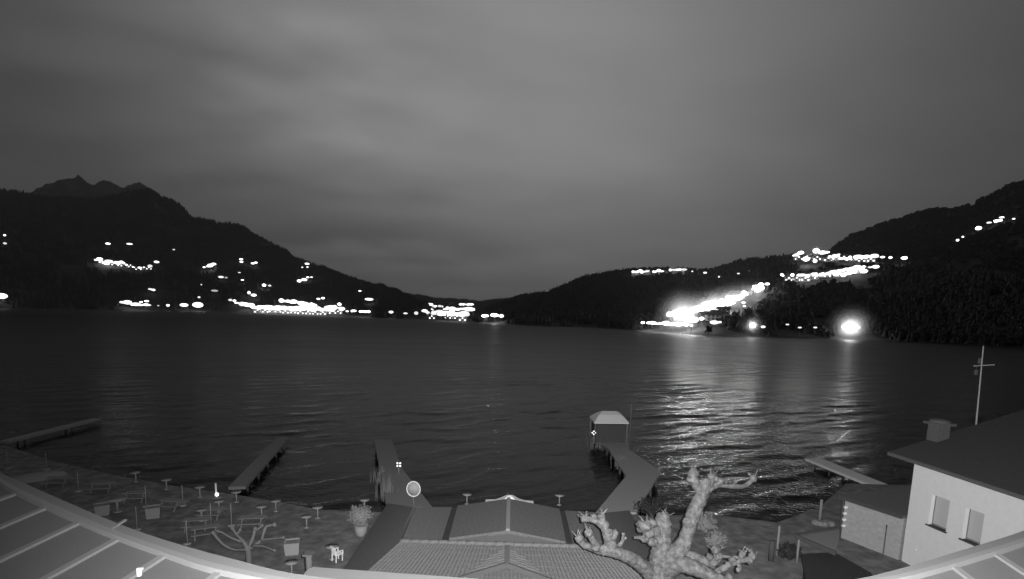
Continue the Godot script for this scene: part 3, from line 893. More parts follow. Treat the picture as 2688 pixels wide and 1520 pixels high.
func near_roof() -> void:
	var o := thing("seamed_roof_building", "near building with pale seamed metal roof and curved eave below the camera", "building")
	var x0 := -20.6
	var x1 := 18.8
	# seams run back from the eave; panels lie between them
	var seams := [Vector2(-18.81, 0), Vector2(-17.16, 0), Vector2(-15.51, 0), Vector2(-13.86, 0), Vector2(-12.188, 0.01), Vector2(-10.604, -0.014), Vector2(-9.02, -0.03), Vector2(-7.458, -0.06), Vector2(-5.896, -0.08), Vector2(-4.29, -0.1), Vector2(-2.64, -0.12), Vector2(-0.99, -0.12), Vector2(0.66, -0.13), Vector2(2.31, -0.14), Vector2(3.96, -0.15), Vector2(5.5, -0.16), Vector2(7.04, -0.17), Vector2(8.624, -0.18), Vector2(10.23, -0.19), Vector2(11.858, -0.2), Vector2(13.464, -0.21), Vector2(15.07, -0.22), Vector2(16.72, -0.23)]
	for i in seams.size() - 1:
		var a: Vector2 = seams[i]
		var b: Vector2 = seams[i + 1]
		var st := start()
		var e0 := eave_point(0, a.x)
		var e1 := eave_point(0, b.x)
		var pts := PackedVector2Array()
		for k in 5:
			var p := eave_point(0, lerpf(a.x + 0.075, b.x - 0.075, k / 4.0))
			pts.append(Vector2(p.x, p.z + 0.06))
		pts.append(Vector2(b.x - 0.075 + b.y * (4.0 - e1.z), 4.0))
		pts.append(Vector2(a.x + 0.075 + a.y * (4.0 - e0.z), 4.0))
		prism(st, pts, 9.30, 9.49)
		part("roof_panel", done(st), M.panel, o)
	for s in seams:
		var e := eave_point(0, s.x)
		var st := start()
		beam(st, Vector3(s.x, 9.49, e.z + 0.05), Vector3(s.x + s.y * (4.0 - e.z), 9.49, 4.0), 0.15, 0.12)
		part("seam", done(st), M.pale_metal, o)
	var st := start()
	band(st, along(x0, x1, 90, 0, 0.16, 9.62), along(x0, x1, 90, 0, -0.14, 9.62), 0.3)
	part("eave_strip", done(st), M.pale_metal, o)
	st = start()
	band(st, along(x0, x1, 90, 0, 0.62, 9.53), along(x0, x1, 90, 0, 0.163, 9.53), 0.1)
	part("gutter", done(st), M.zinc, o)
	st = start()
	band(st, along(x0, x1, 90, 0, 1.0, 9.48), along(x0, x1, 90, 0, 0.623, 9.48), 0.3)
	part("flashing", done(st), M.zinc, o)
	st = start()
	var j := eave_point(0, -9.42)
	beam(st, Vector3(-9.46, 9.56, j.z + 0.04), Vector3(-9.59, 9.54, j.z - 0.84), 0.06, 0.04)
	part("joint_strip", done(st), M.pale_metal, o)
	st = start()
	var hook: Vector3 = Vector3(-7.33, 9.62, -10.47)
	box(st, hook + Vector3(0, 0.0, 0), Vector3(0.06, 0.14, 0.06))
	box(st, hook + Vector3(0.02, 0.08, 0), Vector3(0.11, 0.035, 0.05))
	part("roof_hook", done(st), M.white_paint, o)
	st = start()
	var front := along(x0, x1, 60, 0, 0.5, 9.2)
	for i in front.size() - 1:
		quad(st, front[i + 1], front[i], front[i] - Vector3(0, 8.5, 0), front[i + 1] - Vector3(0, 8.5, 0))
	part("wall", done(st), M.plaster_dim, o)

# ---------------------------------------------------------------- the tiled building by the shore
# a roof plane laid with rows of round tiles: corner, direction along the eave, direction down the slope
func tiled_slope(st: SurfaceTool, a0: Vector3, a1: Vector3, b0: Vector3, b1: Vector3, pitch := 0.21, course := 0.36) -> void:   # a = upper edge, b = eave
	var wide := b0.distance_to(b1)
	var ribs := maxi(2, int(wide / pitch))
	var n := (a1 - a0).cross(b0 - a0).normalized()
	if n.y < 0.0: n = -n
	var courses := maxi(1, int(a0.distance_to(b0) / course))
	var per := 6
	for c in courses:
		var t0 := float(c) / courses
		var t1 := float(c + 1) / courses
		var last := []
		for i in ribs * per + 1:
			var u := float(i) / (ribs * per)
			var rib := 0.045 * absf(sin(PI * i / per))
			var jit := 0.012 * rough_noise.get_noise_2d(floorf(float(i) / per) * 17.0, c * 23.0)
			var p := a0.lerp(b0, t0).lerp(a1.lerp(b1, t0), u) + n * (rib + jit)
			var q := a0.lerp(b0, t1).lerp(a1.lerp(b1, t1), u) + n * (rib + jit + 0.03)
			var q2 := a0.lerp(b0, t1).lerp(a1.lerp(b1, t1), u) + n * rib * 0.9
			if i > 0:
				quad(st, last[0], p, q, last[1])
				quad(st, last[1], q, q2, last[2])
			last = [p, q, q2]

func ridge(st: SurfaceTool, a: Vector3, b: Vector3, r := 0.13) -> void:
	var n := maxi(1, int(a.distance_to(b) / 0.4))
	for k in n:
		var p := a.lerp(b, float(k) / n)
		var q := a.lerp(b, float(k + 1) / n)
		limb(st, [Vector4(p.x, p.y, p.z, r), Vector4(q.x, q.y, q.z, r * 0.82)], 8, 1)

func flat_roof(st: SurfaceTool, a: Vector3, b: Vector3, c: Vector3, d: Vector3, thick: float) -> void:
	var t := Vector3(0, -thick, 0)
	var p := [a, b, c, d]
	quad(st, a, b, c, d)
	quad(st, d + t, c + t, b + t, a + t)
	for i in 4:
		var q: Vector3 = p[i]
		var r: Vector3 = p[(i + 1) % 4]
		quad(st, r, q, q + t, r + t)

func tiled_building() -> void:
	var o := thing("tiled_roof_building", "long low building with tiled hip roof and two side wings by the shore", "building")
	# front block: ridge across, hips at both ends, slope down towards the camera
	var rl := Vector3(-4.55, 5.2, -22.5)
	var rr := Vector3(4.65, 5.2, -22.5)
	var st := start()
	tiled_slope(st, rl, rr, Vector3(-7.1, 3.72, -18.4), Vector3(7.1, 3.72, -18.4))
	part("front_slope", done(st), M.roof_tile, o).set_meta("kind", "stuff")
	for s in [-1.0, 1.0]:
		st = start()
		var r := rl if s < 0 else rr
		flat_roof(st, r + Vector3(0, 0.0, 0), Vector3(s * 4.75, 5.0, -27.2), Vector3(s * 7.0, 3.8, -31.0), Vector3(s * 7.1, 3.72, -18.4), 0.14)
		part("wing_outer_slope", done(st), M.roof_felt, o)
		st = start()
		flat_roof(st, Vector3(s * 4.7, 5.0, -23.3), Vector3(s * 4.75, 5.0, -27.2), Vector3(s * 3.05, 4.42, -29.0), Vector3(s * 3.05, 4.42, -23.2), 0.14)
		part("wing_inner_slope", done(st), M.roof_felt, o)
		st = start()
		beam(st, Vector3(s * 4.72, 5.02, -23.2), Vector3(s * 4.75, 5.02, -27.1), 0.14, 0.06)
		part("wing_ridge", done(st), M.roof_felt, o)
		st = start()
		box(st, Vector3(s * 2.98, 4.25, -26.4), Vector3(0.42, 0.1, 5.6))
		part("valley_gutter", done(st), M.roof_dark, o)
		# middle roof between the wings
		st = start()
		flat_roof(st, Vector3(0, 5.02, -24.5), Vector3(0, 5.02, -28.9), Vector3(s * 2.76, 4.5, -29.0), Vector3(s * 2.72, 4.5, -24.65), 0.16)
		part("middle_slope", done(st), M.roof_felt, o)
	st = start()
	for v in [Vector3(-2.75, 3.4, -24.55), Vector3(-2.75, 4.4, -24.55), Vector3(0, 4.92, -24.55), Vector3(-2.75, 3.4, -24.55), Vector3(0, 4.92, -24.55), Vector3(2.75, 4.4, -24.55), Vector3(-2.75, 3.4, -24.55), Vector3(2.75, 4.4, -24.55), Vector3(2.75, 3.4, -24.55)]: st.add_vertex(v)
	part("gable_wall", done(st), M.wood_dark, o)
	st = start()
	box(st, Vector3(0, 5.05, -26.7), Vector3(0.19, 0.09, 4.4))
	part("middle_ridge_cap", done(st), M.zinc, o)
	part("back_gutter", box_mesh(Vector3(5.9, 0.1, 2.0), Vector3(0, 4.3, -23.6)), M.roof_dark, o)
	st = start()
	ridge(st, rl, rr)
	part("ridge_tiles", done(st), M.roof_tile, o)
	# cross gable over the entrance
	var gp := Vector3(0.0, 5.17, -20.7)
	var gb := Vector3(0.0, 5.17, -22.4)
	for s in [-1.0, 1.0]:
		st = start()
		tiled_slope(st, gb, gp, Vector3(s * 3.4, 4.0, -22.4), Vector3(s * 3.4, 4.0, -20.7), 0.21, 0.36)
		part("gable_slope", done(st), M.roof_tile, o).set_meta("kind", "stuff")
		st = start()
		beam(st, gp + Vector3(0, 0.0, 0.06), Vector3(s * 3.45, 3.98, -20.62), 0.1, 0.2)
		part("gable_board", done(st), M.wood_dark, o)
	st = start()
	beam(st, gb + Vector3(0, 0.02, 0), gp + Vector3(0, 0.02, 0), 0.2, 0.1)
	part("gable_ridge", done(st), M.roof_tile, o)
	st = start()
	box(st, Vector3(0, 2.1, -25.6), Vector3(13.2, 2.8, 8.8))
	box(st, Vector3(0, 2.1, -20.3), Vector3(13.2, 2.7, 1.7))
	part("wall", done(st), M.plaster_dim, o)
	# flat roofed annexe in front of it, with its flue
	var f := thing("flat_roof_annexe", "pale flat roof slab with dark flue, at the lower edge beside the tiled roof", "annexe")
	st = start()
	prism(st, PackedVector2Array([Vector2(-6.14, -16.48), Vector2(-3.36, -16.23), Vector2(-0.75, -16.01), Vector2(0.31, -13.04), Vector2(-5.58, -12.73), Vector2(-6.18, -16.02)]), 6.6, 6.9)
	part("roof_slab", done(st), M.pale_metal, f)
	st = start()
	var c: Vector3 = Vector3(-6.12, 6.90, -16.43)
	post(st, c + Vector3(-0.05, -0.4, 0.0), 0.85, 0.1)
	box(st, c + Vector3(-0.05, 0.44, 0.0), Vector3(0.3, 0.06, 0.3))
	part("flue", done(st), M.wood_dark, f)
	st = start()
	box(st, Vector3(-3.6, 3.6, -14.6), Vector3(4.2, 5.9, 2.4))
	part("wall", done(st), M.plaster_dim, f)
	# white pagoda tent on the bank behind
	var tent := thing("pagoda_tent", "white pagoda tent with peaked roof showing above the middle roof", "tent", Vector3(0.05, 0.8, -32.6))
	st = start()
	var prof := [[1.5, 2.32], [1.3, 2.40], [0.9, 2.56], [0.6, 2.76], [0.34, 2.98], [0.16, 3.12], [0.03, 3.16]]
	for i in prof.size() - 1:
		for k in 4:
			var a0 := TAU * k / 4.0 + PI / 4.0
			var a1 := a0 + TAU / 4.0
			var p := [prof[i], prof[i + 1]]
			var q := 1.414
			quad(st, Vector3(cos(a0) * p[0][0] * q, p[0][1], sin(a0) * p[0][0] * q), Vector3(cos(a0) * p[1][0] * q, p[1][1], sin(a0) * p[1][0] * q), Vector3(cos(a1) * p[1][0] * q, p[1][1], sin(a1) * p[1][0] * q), Vector3(cos(a1) * p[0][0] * q, p[0][1], sin(a1) * p[0][0] * q))
	part("canopy", done(st), M.canvas, tent)
	for i in 4:
		st = start()
		post(st, Vector3(1.5 if i & 1 else -1.5, 0, 1.5 if i & 2 else -1.5), 2.3, 0.04)
		part("leg", done(st), M.metal, tent)

# ---------------------------------------------------------------- the white house on the right
func white_house() -> void:
	var o := thing("white_house", "white rendered house with dark sloping roof and two shuttered windows", "house", Vector3(23.85, 0.8, -32.0), deg_to_rad(-81.2))
	var wins := [[1.39, 2.85, 2.50, 4.63], [3.44, 2.85, 4.44, 4.59]]     # x0, y0, x1, y1 of each opening on the wall
	var top := 6.05
	var st := start()
	var xs := [0.0, wins[0][0], wins[0][2], wins[1][0], wins[1][2], 15.0]
	for i in 5:
		var holed := i == 1 or i == 3
		var w: Array = wins[0] if i == 1 else wins[1]
		if not holed:
			quad(st, Vector3(xs[i], 0, 0), Vector3(xs[i], top, 0), Vector3(xs[i + 1], top, 0), Vector3(xs[i + 1], 0, 0))
		else:
			quad(st, Vector3(xs[i], 0, 0), Vector3(xs[i], w[1], 0), Vector3(xs[i + 1], w[1], 0), Vector3(xs[i + 1], 0, 0))
			quad(st, Vector3(xs[i], w[3], 0), Vector3(xs[i], top, 0), Vector3(xs[i + 1], top, 0), Vector3(xs[i + 1], w[3], 0))
			var d := -0.28
			quad(st, Vector3(xs[i], w[1], d), Vector3(xs[i], w[3], d), Vector3(xs[i], w[3], 0), Vector3(xs[i], w[1], 0))
			quad(st, Vector3(xs[i + 1], w[1], 0), Vector3(xs[i + 1], w[3], 0), Vector3(xs[i + 1], w[3], d), Vector3(xs[i + 1], w[1], d))
			quad(st, Vector3(xs[i], w[3], d), Vector3(xs[i + 1], w[3], d), Vector3(xs[i + 1], w[3], 0), Vector3(xs[i], w[3], 0))
	quad(st, Vector3(0, 0, -12), Vector3(0, top, -12), Vector3(0, top, 0), Vector3(0, 0, 0))
	quad(st, Vector3(0, top, -12), Vector3(0, top + 3.6, -11), Vector3(0, top, 0), Vector3(0, top, 0))
	part("wall", done(st), M.plaster, o)
	for w in wins:
		var pane := part("window", box_mesh(Vector3(w[2] - w[0], w[3] - w[1], 0.04), Vector3((w[0] + w[2]) / 2.0, (w[1] + w[3]) / 2.0, -0.27)), M.shutter, o)
		st = start()
		for x in [w[0] + 0.03, w[2] - 0.03]: box(st, Vector3(x, (w[1] + w[3]) / 2.0, -0.23), Vector3(0.06, w[3] - w[1], 0.05))
		for y in [w[1] + 0.06, w[3] - 0.03]: box(st, Vector3((w[0] + w[2]) / 2.0, y, -0.23), Vector3(w[2] - w[0] - 0.12, 0.06, 0.05))
		part("frame", done(st), M.zinc, pane)
		part("sill", box_mesh(Vector3(w[2] - w[0] + 0.16, 0.07, 0.42), Vector3((w[0] + w[2]) / 2.0, w[1] - 0.03, -0.1)), M.wood_dark, pane)
		part("reveal", box_mesh(Vector3(0.025, w[3] - w[1], 0.3), Vector3(w[0] + 0.0135, (w[1] + w[3]) / 2.0, -0.13)), M.white_paint, pane)
	# roof: one long slope rising away from us
	st = start()
	var e0 := Vector3(-1.5, top + 0.34, 0.35)
	var e1 := Vector3(15.5, top + 0.12, 0.35)
	flat_roof(st, e1, e0, e0 + Vector3(0, 3.5, -12.3), e1 + Vector3(0, 3.5, -12.3), 0.2)
	part("roof", done(st), M.house_roof, o)
	st = start()
	beam(st, e0 + Vector3(0, -0.12, 0.06), e1 + Vector3(0, -0.12, 0.06), 0.12, 0.2)
	part("eave_gutter", done(st), M.roof_felt, o)
	st = start()
	box(st, Vector3(-1.2, 7.35, -2.6), Vector3(0.75, 1.5, 0.8))
	box(st, Vector3(-1.2, 8.2, -2.6), Vector3(1.15, 0.14, 1.2))
	lump(st, Vector3(-1.2, 8.3, -2.6), Vector3(0.6, 0.2, 0.6), 0.1, 1.0)
	part("chimney", done(st), M.roof_felt, o)
	st = start()
	post(st, Vector3(0.9, 1.0, 0.03), 0.12, 0.03)
	part("wall_tap", done(st), M.white_paint, o)

func sheds() -> void:
	# lean-to building against the white house
	var o := thing("low_annexe", "low grey annexe with sloping dark roof against the white house", "building")
	var st := start()
	prism(st, PackedVector2Array([Vector2(22.1, -35.3), Vector2(24.6, -36.2), Vector2(26.5, -33.2), Vector2(23.7, -32.06)]), 0.8, 3.42)
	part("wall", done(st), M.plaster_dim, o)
	st = start()
	flat_roof(st, Vector3(23.62, 3.58, -32.0), Vector3(21.85, 3.58, -35.6), Vector3(26.85, 4.30, -36.19), Vector3(26.85, 4.30, -36.19) + Vector3(1.77, 0, 3.6), 0.14)
	part("roof", done(st), M.roof_felt, o)
	st = start()
	beam(st, Vector3(23.54, 3.48, -32.0), Vector3(21.77, 3.48, -35.6), 0.1, 0.14)
	part("gutter", done(st), M.wood_dark, o)
	st = start()
	post(st, Vector3(21.98, 0.8, -35.3), 2.7, 0.07)
	part("downpipe", done(st), M.wood_dark, o)
	for k in 4:
		part("pipe_bracket", box_mesh(Vector3(0.2, 0.14, 0.12), Vector3(22.08, 1.7 + k * 0.42, -35.15)), M.white_paint, o)
	part("door", box_mesh(Vector3(0.06, 1.9, 0.9), Vector3.ZERO), M.wood_dark, o, Vector3(23.2, 1.75, -32.72)).rotation.y = -0.61
	# open shelter in front of it
	var s := thing("open_shelter", "small open shelter with pale felt roof on thin posts beside the low annexe", "shelter")
	st = start()
	flat_roof(st, Vector3(17.77, 2.60, -28.69), Vector3(16.72, 2.60, -30.99), Vector3(20.07, 2.60, -32.33), Vector3(19.49, 2.60, -31.26), 0.16)
	part("roof", done(st), M.zinc, s)
	st = start()
	beam(st, Vector3(17.71, 2.62, -28.59), Vector3(16.66, 2.62, -30.88), 0.1, 0.22)
	beam(st, Vector3(16.66, 2.62, -30.88), Vector3(20.00, 2.62, -32.21), 0.1, 0.22)
	part("fascia", done(st), M.wood_dark, s)
	for q in [Vector3(17.07, 2.40, -31.14), Vector3(18.11, 2.40, -29.36)]:
		st = start()
		post(st, Vector3(q.x, 0.8, q.z), 1.6, 0.07)
		part("leg", done(st), M.wood, s)
	var d := thing("dark_roof_shed", "black flat roofed shed below the open shelter", "shed")
	st = start()
	prism(st, PackedVector2Array([Vector2(16.25, -29.31), Vector2(18.33, -29.71), Vector2(18.82, -27.25), Vector2(18.35, -25.75), Vector2(14.63, -25.52)]), 2.08, 2.2)
	part("roof", done(st), M.roof_dark, d)
	st = start()
	prism(st, PackedVector2Array([Vector2(16.29, -28.96), Vector2(17.90, -29.27), Vector2(18.60, -27.23), Vector2(18.18, -25.94), Vector2(14.94, -25.74)]), 0.8, 2.075)
	part("wall", done(st), M.wood_dark, d)
	# pale shed at the right edge, across the bay
	var f := thing("pale_boathouse", "pale flat roof with white post frame at the right edge of the far shore", "boathouse", Vector3(362.42, 8.02, -397.11))
	part("wall", box_mesh(Vector3(9, 2.4, 5), Vector3(3, 0.9, -1)), M.wood_dark, f)
	part("roof", box_mesh(Vector3(10.5, 0.3, 6), Vector3(3, 2.3, -1)), M.canvas, f)
	st = start()
	box(st, Vector3(-3.6, 5.3, -1), Vector3(0.3, 3.6, 0.3))
	box(st, Vector3(0.4, 5.3, -1), Vector3(7.6, 0.25, 0.3))
	part("frame", done(st), M.canvas, f)
	# mast with a cross bar
	var foot: Vector3 = Vector3(44.44, 6.20, -52.00)
	var m := thing("signal_mast", "thin pale mast with crossbar and two small boards rising behind the white house", "mast", Vector3(foot.x, -1.0, foot.z))
	var top: Vector3 = Vector3(43.68, 13.14, -52.00)
	st = start()
	limb(st, [Vector4(0, 0, 0, 0.09), Vector4((top.x - foot.x) * 1.0, top.y + 1.0, 0, 0.05)], 8, 1)
	part("pole", done(st), M.canvas, m)
	var b0: Vector3 = Vector3(42.96, 11.26, -52.00)
	var b1: Vector3 = Vector3(44.86, 11.43, -52.00)
	var off := -Vector3(foot.x, -1.0, foot.z)
	st = start()
	beam(st, b0 + off + Vector3(0, 0, 0.1), b1 + off + Vector3(0, 0, 0.1), 0.07, 0.07)
	part("crossbar", done(st), M.canvas, m)
	for q in [Vector3(43.40, 11.76, -52.00), Vector3(43.23, 10.67, -52.00)]:
		part("board", box_mesh(Vector3(0.3, 0.46, 0.05), q + off + Vector3(0, 0, 0.14)), M.stone, m)
		st = start()
		beam(st, q + off + Vector3(0, 0, 0.12), Vector3(q.x + off.x, b0.y + off.y, q.z + off.z + 0.12), 0.03, 0.03)
		part("hanger", done(st), M.stone, m)

# ---------------------------------------------------------------- jetties and piers
func jetty(label: String, a: Vector2, b: Vector2, wide: float, m: Material, piles := 5) -> void:
	var o := thing("jetty", label, "jetty", Vector3.ZERO, 0.0, "narrow jetties along the shore")
	var st := start()
	var p := Vector3(a.x, 0.62, a.y)
	var q := Vector3(b.x, 0.62, b.y)
	beam(st, p, q, wide, 0.24)
	part("deck", done(st), m, o)
	var n := piles
	var side := (q - p).normalized().cross(Vector3.UP) * (wide * 0.5 - 0.12)
	for i in n:
		for s in [-1, 1]:
			st = start()
			post(st, p.lerp(q, (i + 0.3) / n) + side * s + Vector3(0, -2.0, 0), 1.85, 0.09)
			part("pile", done(st), M.wood_dark, o)

func pier_deck(o: Node3D, pts: Array, m: Material) -> void:   # pts: pairs of left and right points
	for i in pts.size() - 1:
		var st := start()
		prism(st, PackedVector2Array([pts[i][0], pts[i + 1][0], pts[i + 1][1], pts[i][1]]), 0.82, 1.0)
		part("deck", done(st), m, o)
		for s in 2:
			for k in 4:
				var q: Vector2 = pts[i][s].lerp(pts[i + 1][s], (k + 0.5) / 4.0)
				var c: Vector2 = (pts[i][1 - s].lerp(pts[i + 1][1 - s], (k + 0.5) / 4.0) - q).normalized() * 0.2
				st = start()
				post(st, Vector3(q.x + c.x, -2.0, q.y + c.y), 2.8, 0.11)
				part("pile", done(st), M.wood_dark, o)

func reeds(label: String, at: Vector3, wide: float, tall: float, n: int, seed_: int) -> void:
	rng.seed = seed_
	var st := start()
	for k in n:
		var f := Vector3(rng.randfn() * wide, 0, rng.randfn() * wide * 0.6)
		var h := tall * rng.randf_range(0.5, 1.0)
		var lean := Vector3(rng.randfn() * 0.12, 0, rng.randfn() * 0.12) * h
		limb(st, [Vector4(f.x, 0, f.z, 0.018), Vector4(f.x + lean.x * 0.3, h * 0.6, f.z + lean.z * 0.3, 0.016), Vector4(f.x + lean.x, h, f.z + lean.z, 0.006)], 4, 2)
	whole("reed_clump", done(st), M.reed, label, "reeds", at)

func piers() -> void:
	var o := thing("left_side_pier".trim_prefix("left_side_"), "straight grey pier leading out beside the round sign", "pier")
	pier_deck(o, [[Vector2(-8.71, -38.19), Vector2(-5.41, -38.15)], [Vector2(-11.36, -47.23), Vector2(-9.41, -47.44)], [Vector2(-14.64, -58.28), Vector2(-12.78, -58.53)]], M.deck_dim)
	var r := thing("pier", "bent grey pier leading to the white canopied landing", "pier")
	pier_deck(r, [[Vector2(6.24, -38.17), Vector2(9.19, -38.42)], [Vector2(10.29, -47.55), Vector2(13.76, -49.14)], [Vector2(10.36, -57.86), Vector2(12.52, -57.26)], [Vector2(9.53, -64.15), Vector2(13.96, -64.76)]], M.deck)
	# canopy at its end
	var g := thing("landing_canopy", "dark hut under a white hipped canopy at the end of the bent pier", "canopy")
	var e := [Vector3(9.11, 3.30, -59.74), Vector3(12.92, 3.30, -60.10), Vector3(13.09, 3.30, -63.88), Vector3(9.06, 3.30, -63.23)]
	var c := Vector3.ZERO
	for v in e: c += v / 4.0
	var w0: Vector3 = c.lerp((e[0] + e[3]) / 2.0, 0.42) + Vector3(0, 0.95, 0)
	var w1: Vector3 = c.lerp((e[1] + e[2]) / 2.0, 0.42) + Vector3(0, 0.95, 0)
	var st := start()
	var belly := []
	for k in 4: belly.append(e[k].lerp(w0 if k == 0 or k == 3 else w1, 0.55) + Vector3(0, 0.13, 0))
	for k in 4: quad(st, e[k], belly[k], belly[(k + 1) % 4], e[(k + 1) % 4])
	quad(st, belly[0], w0, w1, belly[1])
	quad(st, belly[2], w1, w0, belly[3])
	for v in [belly[3], w0, belly[0]]: st.add_vertex(v)
	for v in [belly[1], w1, belly[2]]: st.add_vertex(v)
	part("canopy", done(st), M.canvas, g)
	st = start()
	for i in 4: beam(st, e[i] + Vector3(0, -0.07, 0), e[(i + 1) % 4] + Vector3(0, -0.07, 0), 0.06, 0.12)
	part("rim", done(st), M.canvas, g)
	for v in e:
		st = start()
		var f: Vector3 = c.lerp(v, 0.94)
		post(st, Vector3(f.x, 1.0, f.z), 2.25, 0.05)
		part("leg", done(st), M.metal, g)
	st = start()
	var plan := PackedVector2Array()
	for v in e:
		var f: Vector3 = c.lerp(v, 0.86)
		plan.append(Vector2(f.x, f.z))
	prism(st, plan, 1.004, 3.05)
	part("hut_wall", done(st), M.wood_dark, g)
	st = start()
	var mp: Vector3 = Vector3(13.75, 1.00, -63.04)
	post(st, mp, 3.9, 0.02)
	whole("thin_pole", done(st), M.metal, "thin bare pole at the right corner of the white landing canopy", "pole")
	# marker lamps, each with four lit points
	for k in 2:
		var at: Vector3 = [Vector3(-9.48, 1.00, -46.22), Vector3(9.14, 1.00, -60.07)][k]
		var top: float = [1.77, 2.07][k]
		var m := thing("marker_lamp", ["square marker with four lit points on the straight pier", "square marker with four lit points beside the canopied landing"][k], "marker", at, 0.0, "lit markers on the piers")
		st = start()
		post(st, Vector3.ZERO, top - 1.0 - 0.25, 0.05)
		part("pole", done(st), M.metal, m)
		st = start()
		box(st, Vector3(0, top - 1.0, -0.05), Vector3(0.44, 0.44, 0.06), Basis(Vector3.BACK, PI / 4.0 * k))
		part("board", done(st), M.wood_dark, m)
		var ball := SphereMesh.new()
		ball.radius = 0.075
		ball.height = 0.15
		ball.radial_segments = 10
		ball.rings = 5
		for i in 4:
			var q := Basis(Vector3.BACK, PI / 4.0 * k) * Vector3(0.12 if i & 1 else -0.12, 0.12 if i & 2 else -0.12, 0.03)
			part("lamp_bulb", ball, glow_mat(1.4), m, Vector3(0, top - 1.0, 0) + q)
	# round sign
	var sp: Vector3 = Vector3(-6.87, 1.00, -38.68)
	var sy: float = 2.16
	var s := thing("round_sign", "round grey sign with pale rim on a post at the foot of the straight pier", "sign", sp)
	st = start()
	post(st, Vector3(0, 0, 0), sy - 1.0, 0.04)
	part("post", done(st), M.metal, s)
	st = start()
	limb(st, [Vector4(0, sy - 1.0, 0.02, 0.48), Vector4(0, sy - 1.0, 0.06, 0.48)], 32, 1)
	part("disc", done(st), worn_mat(0.24, 0.5, 1.1, 71, 0.7, 0.012), s)
	st = start()
	var ring := []
	for i in 33: ring.append(Vector4(cos(TAU * i / 32.0) * 0.48, sy - 1.0 + sin(TAU * i / 32.0) * 0.55, 0.05, 0.045))
	limb(st, ring, 8, 1)
	part("rim", done(st), M.white_paint, s)
	reeds("dry reeds hanging at the left foot of the straight pier", Vector3(-9.41, 0.20, -41.24), 0.35, 2.3, 40, 5)
	reeds("dry reeds along the left side of the straight pier, farther out", Vector3(-11.09, 0.10, -46.12), 0.4, 1.7, 30, 6)
	reeds("dry reeds below the canopied landing of the bent pier", Vector3(9.83, 0.10, -60.51), 0.7, 1.7, 46, 7)
	reeds("dry reeds at the inner bend of the bent pier", Vector3(10.87, 0.10, -52.72), 0.4, 1.5, 40, 8)

func jetties() -> void:
	jetty("dim narrow jetty at the far left, seen almost end on", Vector2(-50.4, -54.0), Vector2(-50.1, -66.0), 1.0, M.deck, 2)
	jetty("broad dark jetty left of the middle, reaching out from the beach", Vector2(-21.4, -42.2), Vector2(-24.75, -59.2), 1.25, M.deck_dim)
	jetty("pale jetty on the right, starting behind the low annexe", Vector2(33.1, -46.5), Vector2(31.7, -56.9), 1.7, M.deck_pale)

